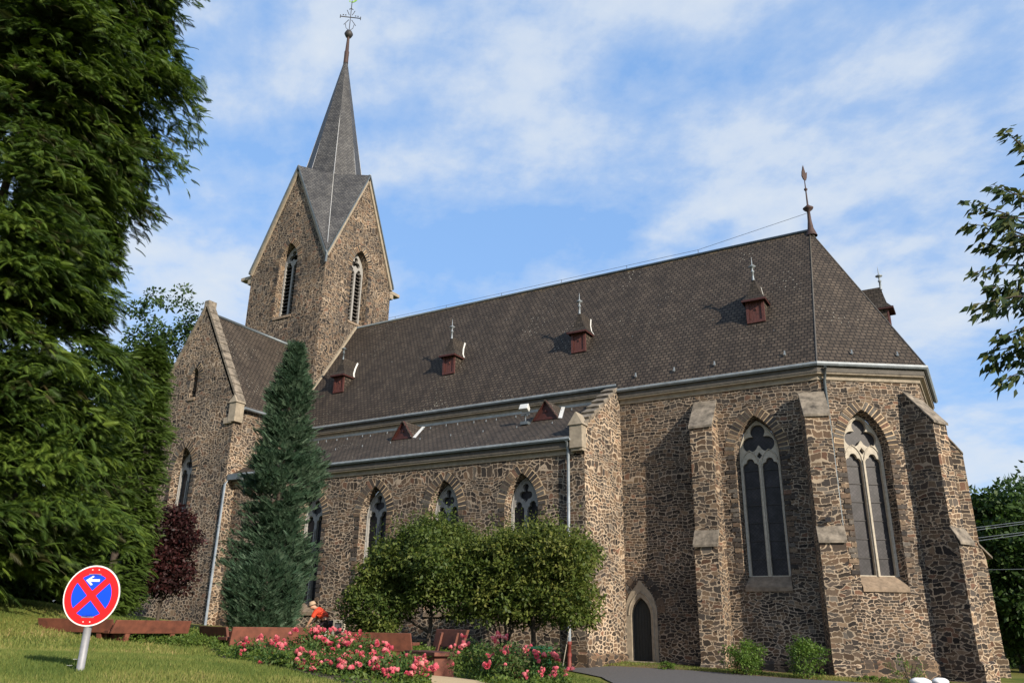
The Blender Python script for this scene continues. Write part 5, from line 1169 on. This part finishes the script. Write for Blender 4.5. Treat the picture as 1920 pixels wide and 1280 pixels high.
# ---------------------------------------------------------------- road sign
SGN = at(174.6, 1116, 9.6); sb = at(150, 1255, 9.6); PSI = R(27)
sg = thing('road_sign', 'round red and blue no stopping sign with a white arrow on a grey pole', 'road sign', (SGN.x, SGN.y, g1(SGN.x, SGN.y)), PSI)
gzs = g1(SGN.x, SGN.y); zc = SGN.z-gzs
def loc(o): o.parent = sg; return o
m_sred = simple('sign_red', (.78, .010, .012), .35, noise=.05); m_sblue = simple('sign_blue', (.002, .065, .80), .35, noise=.05); m_swhite = simple('sign_white', (.80, .78, .72), .4, noise=.06); m_sback = simple('sign_back', (.30, .30, .31), .5, .4)
def disc(mb, r, y, n=48, m=0, r0=0):
    for k in range(n):
        a_, b_ = 2*math.pi*k/n, 2*math.pi*(k+1)/n
        if r0: mb.face([(r0*math.cos(a_), y, zc+r0*math.sin(a_)), (r*math.cos(a_), y, zc+r*math.sin(a_)), (r*math.cos(b_), y, zc+r*math.sin(b_)), (r0*math.cos(b_), y, zc+r0*math.sin(b_))], m)
        else: mb.face([(0, y, zc), (r*math.cos(a_), y, zc+r*math.sin(a_)), (r*math.cos(b_), y, zc+r*math.sin(b_))], m)
mb = MB(); disc(mb, .300, -.030); mb.sm = [False]*len(mb.f)
for k in range(48):
    a_, b_ = 2*math.pi*k/48, 2*math.pi*(k+1)/48; P = lambda q, y: (.3*math.cos(q), y, zc+.3*math.sin(q)); mb.face([P(a_, -.03), P(a_, -.022), P(b_, -.022), P(b_, -.03)][::-1], 1)
back = MB(); disc(back, .3, -.022); mb.f  # back plate below
mb.build('sign_disc', [m_swhite, m_sback], sg, world=False)
b2 = MB(); 
for f in back.f: b2.face([back.v[i] for i in f][::-1])
b2.build('back_plate', m_sback, sg, world=False)
mb = MB(); disc(mb, .286, -.0315, r0=.0)
mb.build('red_ring', m_sred, sg, world=False)
def seg(a0, n=16):                                              # one blue quarter between the bars
    r = .212; g_ = .034; pts = []
    c = (g_*math.sqrt(2)*math.cos(R(a0+45)), g_*math.sqrt(2)*math.sin(R(a0+45))); da = math.degrees(math.asin(g_/r))
    pts = [c]+[(r*math.cos(R(a0+da+(90-2*da)*i/n)), r*math.sin(R(a0+da+(90-2*da)*i/n))) for i in range(n+1)]; return pts
for a0 in (45, 135, 225, 315):
    mb = MB(); mb.poly(seg(a0), [], lambda u, z: Vector((u, -.033, zc+z))); 
    if mb.f: mb.build('blue_field', m_sblue, sg, world=False)
mb = MB(); A0 = [(-.098, .150), (-.030, .196), (-.012, .188), (-.048, .162), (.050, .162), (.050, .138), (-.048, .138), (-.018, .108), (-.038, .100)]
mb.poly([(x+.012, z-.012+.012) for x, z in A0], [], lambda u, z: Vector((u, -.0345, zc+z))); mb.build('arrow', m_swhite, sg, world=False)
mb = MB()
for x, z in ((-.035, .255), (.035, .255), (-.035, -.255), (.035, -.255)): mb.box((x, -.033, zc+z), (.010, .006, .010))
mb.build('rivet', m_swhite, sg, world=False)
mb = MB(); mb.tube([(0, .012, -.3), (0, .012, zc+.25)], .038, 16); mb.build('pole', m_pole, sg, world=False)
mb = MB()
for z in (.2, -.2): mb.box((0, .012, zc+z), (.13, .09, .03))
mb.build('clamp', m_sback, sg, world=False)
# daisies at its foot
for i, (dx_, dy_, h_) in enumerate(((-.10, -.05, .05), (-.13, .03, .10), (-.06, -.02, .11))):
    x, y = SGN.x+dx_, SGN.y+dy_; t_ = thing('daisy', 'white daisy growing at the foot of the sign pole', 'flower', (x, y, g1(x, y)), group='daisies at the sign pole')
    mb = MB(); mb.tube([(0, 0, -.02), (0, 0, h_)], .003, 5); mb.build('stem', m_rose, t_, world=False)
    mb = MB()
    for k in range(9): a_ = k*.7; mb.face([(0, 0, h_), (.022*math.cos(a_-.22), .022*math.sin(a_-.22), h_+.006), (.03*math.cos(a_), .03*math.sin(a_), h_+.004), (.022*math.cos(a_+.22), .022*math.sin(a_+.22), h_+.006)])
    mb.build('blossom', m_swhite, t_, world=False)

# ---------------------------------------------------------------- benches (back towards local -y)
def bench(lab, a_, b_, zt, hb, seat_h=.44, back_lean=.10, ends=.0, post=True):
    """a_, b_: ends of the back board on plan; zt: height of its top edge"""
    a_, b_ = Vector(a_), Vector(b_); mid = (a_+b_)/2; Lg = (b_-a_).to_2d().length; rz = math.atan2(b_.y-a_.y, b_.x-a_.x)
    z0 = g1(mid.x, mid.y); t_ = thing('park_bench', lab, 'bench', (mid.x, mid.y, z0), rz, 'rustic wooden benches'); h = zt-z0; seat_h = max(.2, h-.24)
    mb = MB(); P = []
    for z, y in ((h-hb, 0), (h, -back_lean)):
        P += [Vector((-Lg/2, y-.03, z)), Vector((Lg/2, y-.03, z)), Vector((Lg/2, y+.03, z)), Vector((-Lg/2, y+.03, z))]
    P[0].x += ends; P[3].x += ends; P[1].x -= ends*.5; P[2].x -= ends*.5
    mb.hexa(P); mb.build('backrest', m_wood, t_, world=False, bevel=.008)
    for s in (-1, 1):
        mb = MB(); x = s*Lg*.30; mb.hexa([Vector(p) for p in ((x-.05, .04, -.1), (x+.05, .04, -.1), (x+.05, .13, -.1), (x-.05, .13, -.1), (x-.05, -back_lean+.035, h-.05), (x+.05, -back_lean+.035, h-.05), (x+.05, -back_lean+.10, h-.05), (x-.05, -back_lean+.10, h-.05))]); mb.build('post', m_wood, t_, world=False, bevel=.006)
    mb = MB(); mb.box((0, .34, seat_h), (Lg, .42, .065)); mb.build('seat', m_wood, t_, world=False, bevel=.008)
    for s in (-1, 1):
        mb = MB(); mb.box((s*Lg*.33, .34, seat_h/2-.06), (.09, .40, seat_h+.05)); mb.build('leg', m_wood, t_, world=False, bevel=.008)
    return t_
bench('shaded wooden bench behind the road sign, farthest left', at(80, 1152, 20.6), at(216, 1166, 19.6), at(150, 1159, 20).z, .27)
bench('sunlit reddish wooden bench right of the road sign', at(214, 1160, 19.4), at(353, 1166, 20.3), at(280, 1162, 20).z, .27, ends=-.04)
bench('short end bench left of the rose bed', at(383, 1175, 21), at(434, 1175, 19.6), at(410, 1174, 20).z, .40)
bench('long wooden bench half hidden behind the tall rose bush', at(433, 1171, 18.6), at(600, 1180, 19.6), at(515, 1175, 19).z, .44)
bench('dark red bench under the small round trees', at(655, 1184, 20.2), at(773, 1187, 19.6), at(715, 1185, 20).z, .40, ends=-.06)
# the bench seen from its end
pb = base(812, 1266, 16.6); hd = math.atan2(ray(812, 1200).y, ray(812, 1200).x)
t_ = thing('park_bench', 'wooden bench turned sideways with heavy block legs beside the gravel path', 'bench', pb, hd+R(180)+R(30), 'rustic wooden benches')
Lg = 1.1
mb = MB(); mb.hexa([Vector(p) for p in ((-Lg/2, .28, .54), (Lg/2, .28, .54), (Lg/2, .34, .54), (-Lg/2, .34, .54), (-Lg/2-.03, .36, .86), (Lg/2+.06, .36, .86), (Lg/2+.06, .42, .86), (-Lg/2-.03, .42, .86))]); mb.build('backrest', m_wood, t_, world=False, bevel=.008)
for s in (-1, 1): mb = MB(); mb.hexa([Vector(p) for p in ((s*.3-.05, .2, .40), (s*.3+.05, .2, .40), (s*.3+.05, .27, .40), (s*.3-.05, .27, .40), (s*.3-.05, .30, .80), (s*.3+.05, .30, .80), (s*.3+.05, .36, .80), (s*.3-.05, .36, .80))]); mb.build('post', m_wood, t_, world=False, bevel=.006)
mb = MB(); mb.box((-.05, -.05, .42), (Lg+.1, .52, .07)); mb.build('seat', m_wood, t_, world=False, bevel=.008)
for s in (-1, 1): mb = MB(); mb.box((s*.36, -.02, .17), (.16, .44, .44)); mb.build('leg', m_wood, t_, world=False, bevel=.01)

# ---------------------------------------------------------------- person by the wall, bending over
pp = at(612, 1196, 27.5); pz = g1(pp.x, pp.y); fwd = Vector((-.93, -.36, 0))   # bends towards the left
person = thing('person', 'person in a red top and tan hat crouching forward by the aisle wall', 'person', (pp.x, pp.y, pz), math.atan2(fwd.y, fwd.x))
m_skin = simple('skin', (.50, .28, .19), .55, noise=.08); m_top = simple('red_top', (.62, .055, .018), .75, noise=.10, nscale=12); m_trs = simple('dark_trousers', (.035, .022, .026), .85, noise=.2); m_hat = simple('tan_hat', (.42, .30, .20), .8, noise=.15); m_shoe = simple('shoe', (.02, .02, .022), .6)
def skinned(name, nodes, edges, mt, parent, sub_=2):
    me = bpy.data.meshes.new(name); me.from_pydata([n[:3] for n in nodes], edges, []); o = link(name, me, mt, parent)
    o.modifiers.new('skin', 'SKIN'); 
    for i, n in enumerate(nodes): me.skin_vertices[0].data[i].radius = (n[3], n[4] if len(n) > 4 else n[3])
    me.skin_vertices[0].data[0].use_root = True
    s = o.modifiers.new('sub', 'SUBSURF'); s.levels = s.render_levels = sub_; return o
# body: pelvis, bent trunk, neck, head, legs and arms in one skin
nb_ = [(0, 0, .62, .15, .13), (.12, 0, .78, .14, .12), (.30, 0, .93, .165, .12), (.40, 0, 1.0, .12, .10), (.46, 0, 1.04, .055), (.53, 0, 1.09, .088), (.59, 0, 1.09, .098), (.64, 0, 1.05, .075),
 (.03, .10, .58, .10), (.30, .15, .44, .068), (.02, .13, .10, .05), (.03, -.10, .58, .10), (.32, -.15, .44, .068), (.06, -.13, .10, .05),
 (.36, .19, .94, .065), (.48, .24, .70, .048), (.62, .20, .49, .036), (.36, -.19, .94, .065), (.50, -.24, .70, .048), (.64, -.18, .50, .036)]
ee = [(0, 1), (1, 2), (2, 3), (3, 4), (4, 5), (5, 6), (6, 7), (0, 8), (8, 9), (9, 10), (0, 11), (11, 12), (12, 13), (2, 14), (14, 15), (15, 16), (2, 17), (17, 18), (18, 19)]
hn = len(nb_)
for s, wr_, w0 in ((1, 16, (.62, .20, .49)), (-1, 19, (.64, -.18, .50))):
    pal = len(nb_); nb_.append((w0[0]+.05, w0[1], w0[2]-.06, .034, .018)); ee.append((wr_, pal))
    for k, l in enumerate((.065, .075, .07, .055)):
        i = len(nb_); y = w0[1]+(k-1.5)*.019; nb_ += [(w0[0]+.075, y, w0[2]-.10, .009), (w0[0]+.08+l*.2, y, w0[2]-.10-l, .008)]; ee += [(pal, i), (i, i+1)]
    i = len(nb_); nb_.append((w0[0]+.02, w0[1]-s*.045, w0[2]-.10, .010)); ee.append((pal, i))
skinned('body', nb_, ee, m_skin, person)
skinned('red_top', [(.06, 0, .71, .175, .155), (.14, 0, .80, .165, .15), (.30, 0, .93, .19, .15), (.40, 0, 1.005, .13, .115), (.36, .19, .94, .088), (.455, .235, .74, .068), (.36, -.19, .94, .088), (.475, -.235, .74, .068)], [(0, 1), (1, 2), (2, 3), (2, 4), (4, 5), (2, 6), (6, 7)], m_top, person)
skinned('trousers', [(0, 0, .63, .17, .15), (.04, .10, .57, .115), (.31, .15, .44, .085), (.02, .13, .09, .066), (.04, -.10, .57, .115), (.33, -.15, .44, .085), (.06, -.13, .09, .066)], [(0, 1), (1, 2), (2, 3), (0, 4), (4, 5), (5, 6)], m_trs, person)
for y, x in ((.13, .02), (-.13, .06)):
    mb = MB(); mb.hexa([Vector(p) for p in ((x-.09, y-.05, -.02), (x+.19, y-.045, -.02), (x+.19, y+.045, -.02), (x-.09, y+.05, -.02), (x-.08, y-.04, .09), (x+.16, y-.035, .05), (x+.16, y+.035, .05), (x-.08, y+.04, .09))]); mb.build('shoe', m_shoe, person, world=False, bevel=.02)
mb = MB(); Rh = Matrix.Rotation(R(20), 3, 'Y'); 
for (r0, z0), (r1, z1) in zip([(.17, .0), (.115, .02), (.112, .08), (.085, .13)], [(.115, .02), (.112, .08), (.085, .13), (.0, .145)]):
    for k in range(14):
        a_, b_ = 2*math.pi*k/14, 2*math.pi*(k+1)/14; q = [Vector((r0*math.cos(a_), r0*math.sin(a_), z0)), Vector((r0*math.cos(b_), r0*math.sin(b_), z0)), Vector((r1*math.cos(b_), r1*math.sin(b_), z1)), Vector((r1*math.cos(a_), r1*math.sin(a_), z1))]
        mb.face([Rh @ p + Vector((.57, 0, 1.12)) for p in (q if r1 else q[:3])], 0, True)
mb.build('hat', m_hat, person, world=False)
mb = MB(); mb.lathe((.655, 0, 1.075), [(.0, -.02), (.018, 0), (.0, .03)], 8)
for s in (-1, 1): mb.lathe((.635, s*.035, 1.095), [(.0, -.008), (.010, 0), (.0, .008)], 6)
mb.build('face', m_skin, person, world=False)
bgp = at(612, 1199, 26.9); t_ = thing('bag', 'white bag standing in the grass beside the person in red', 'bag', (bgp.x, bgp.y, g1(bgp.x, bgp.y)), .5)
mb = MB(); mb.box((0, 0, .13), (.24, .14, .28), taper=.86); mb.build('pouch', m_swhite, t_, world=False, bevel=.025); mb = MB(); mb.tube([(-.06, 0, .26), (-.05, 0, .36), (.05, 0, .36), (.06, 0, .26)], .008, 6); mb.build('handle', m_swhite, t_, world=False)

# ---------------------------------------------------------------- small things
m_green = simple('green_plastic', (.012, .075, .032), .5, noise=.15)
gb = base(1016, 1246, 22); t_ = thing('garden_bin', 'small green lidded bin behind the roses at the aisle corner', 'bin', gb)
mb = MB(); mb.box((0, 0, .30), (.36, .34, .64), taper=1.12); mb.build('bin_body', m_green, t_, world=False, bevel=.02); mb = MB(); mb.box((0, 0, .66), (.46, .44, .06), taper=.9); mb.box((0, 0, .70), (.2, .05, .03)); mb.build('lid', m_green, t_, world=False, bevel=.015)
a_ = at(1054, 1257, 23.8); a_.z = g1(a_.x, a_.y); t_ = thing('broom', 'pale broom handle leaning upright beside the zinc downpipe', 'broom', a_)
tp_ = Vector((-8.03, -WA-.16, 1.62))-a_; mb = MB(); mb.tube([(0, 0, .12), tuple(tp_)], .016, 8); mb.build('broomstick', m_trac, t_, world=False); mb = MB(); mb.box((0, 0, .06), (.28, .06, .14), taper=.8); mb.build('brush_head', m_wood, t_, world=False, bevel=.01)
m_wrock = simple('white_paint_rock', (.74, .74, .72), .8, noise=.12, nscale=9, bump=.5)
for i, (x, y, d, s_, lb) in enumerate(((1727, 1287, 21.5, .22, 'larger white painted rock at the road edge'), (1764, 1284, 21.8, .19, 'rounder white painted rock right of the other one'))):
    q = hit(x, y); me = bpy.data.meshes.new('rock'); bm_ = bmesh.new(); bmesh.ops.create_icosphere(bm_, subdivisions=3, radius=s_)
    for v in bm_.verts: k = 1+.16*math.sin(v.co.x*17+i*3)*math.sin(v.co.y*14)+.1*math.sin(v.co.z*22+i); v.co *= k; v.co.z *= .72; v.co.x *= 1.25
    for f in bm_.faces: f.smooth = True
    bm_.to_mesh(me); bm_.free(); o = link('rock', me, m_wrock); o.location = (q.x, q.y, g1(q.x, q.y)+s_*.42); o.rotation_euler = (0, 0, i*1.3); tag(o, lb, 'rock', 'white rocks marking the road edge')
# overhead wires to the right, tied to a pole beyond the frame
pq = at(2120, 1225, 46); pz = g1(pq.x, pq.y); t_ = thing('utility_pole', 'wooden utility pole carrying the wires beyond the right edge', 'pole', (pq.x, pq.y, pz))
mb = MB(); mb.tube([(0, 0, -.3), (0, 0, 9.2)], [.13, .09], 10); mb.build('pole', m_bark, t_, world=False); mb = MB(); mb.box((0, 0, 8.7), (1.6, .1, .12)); mb.build('crossarm', m_bark, t_, world=False)
ends = [((1780, 995), (1930, 976)), ((1780, 1000), (1930, 980)), ((1800, 1012), (1930, 996)), ((1800, 1018), (1930, 1000)), ((1815, 1068), (1930, 1066))]
LB = ['upper one of the top pair of overhead wires', 'lower one of the top pair of overhead wires', 'upper one of the second pair of wires', 'lower one of the second pair of wires', 'single thin wire below the two pairs']
for (e, lb) in zip(ends, LB):
    a_ = at(*e[0], 38); q = at(*e[1], 38); d = q-a_; end = q+d*1.15
    mb = MB(); mb.tube([a_-d*2.0, a_, q, end], .012 if 'thin' not in lb else .007, 5); o = mb.build('overhead_wire', m_zinc, None); tag(o, lb, 'wire', 'overhead wires')
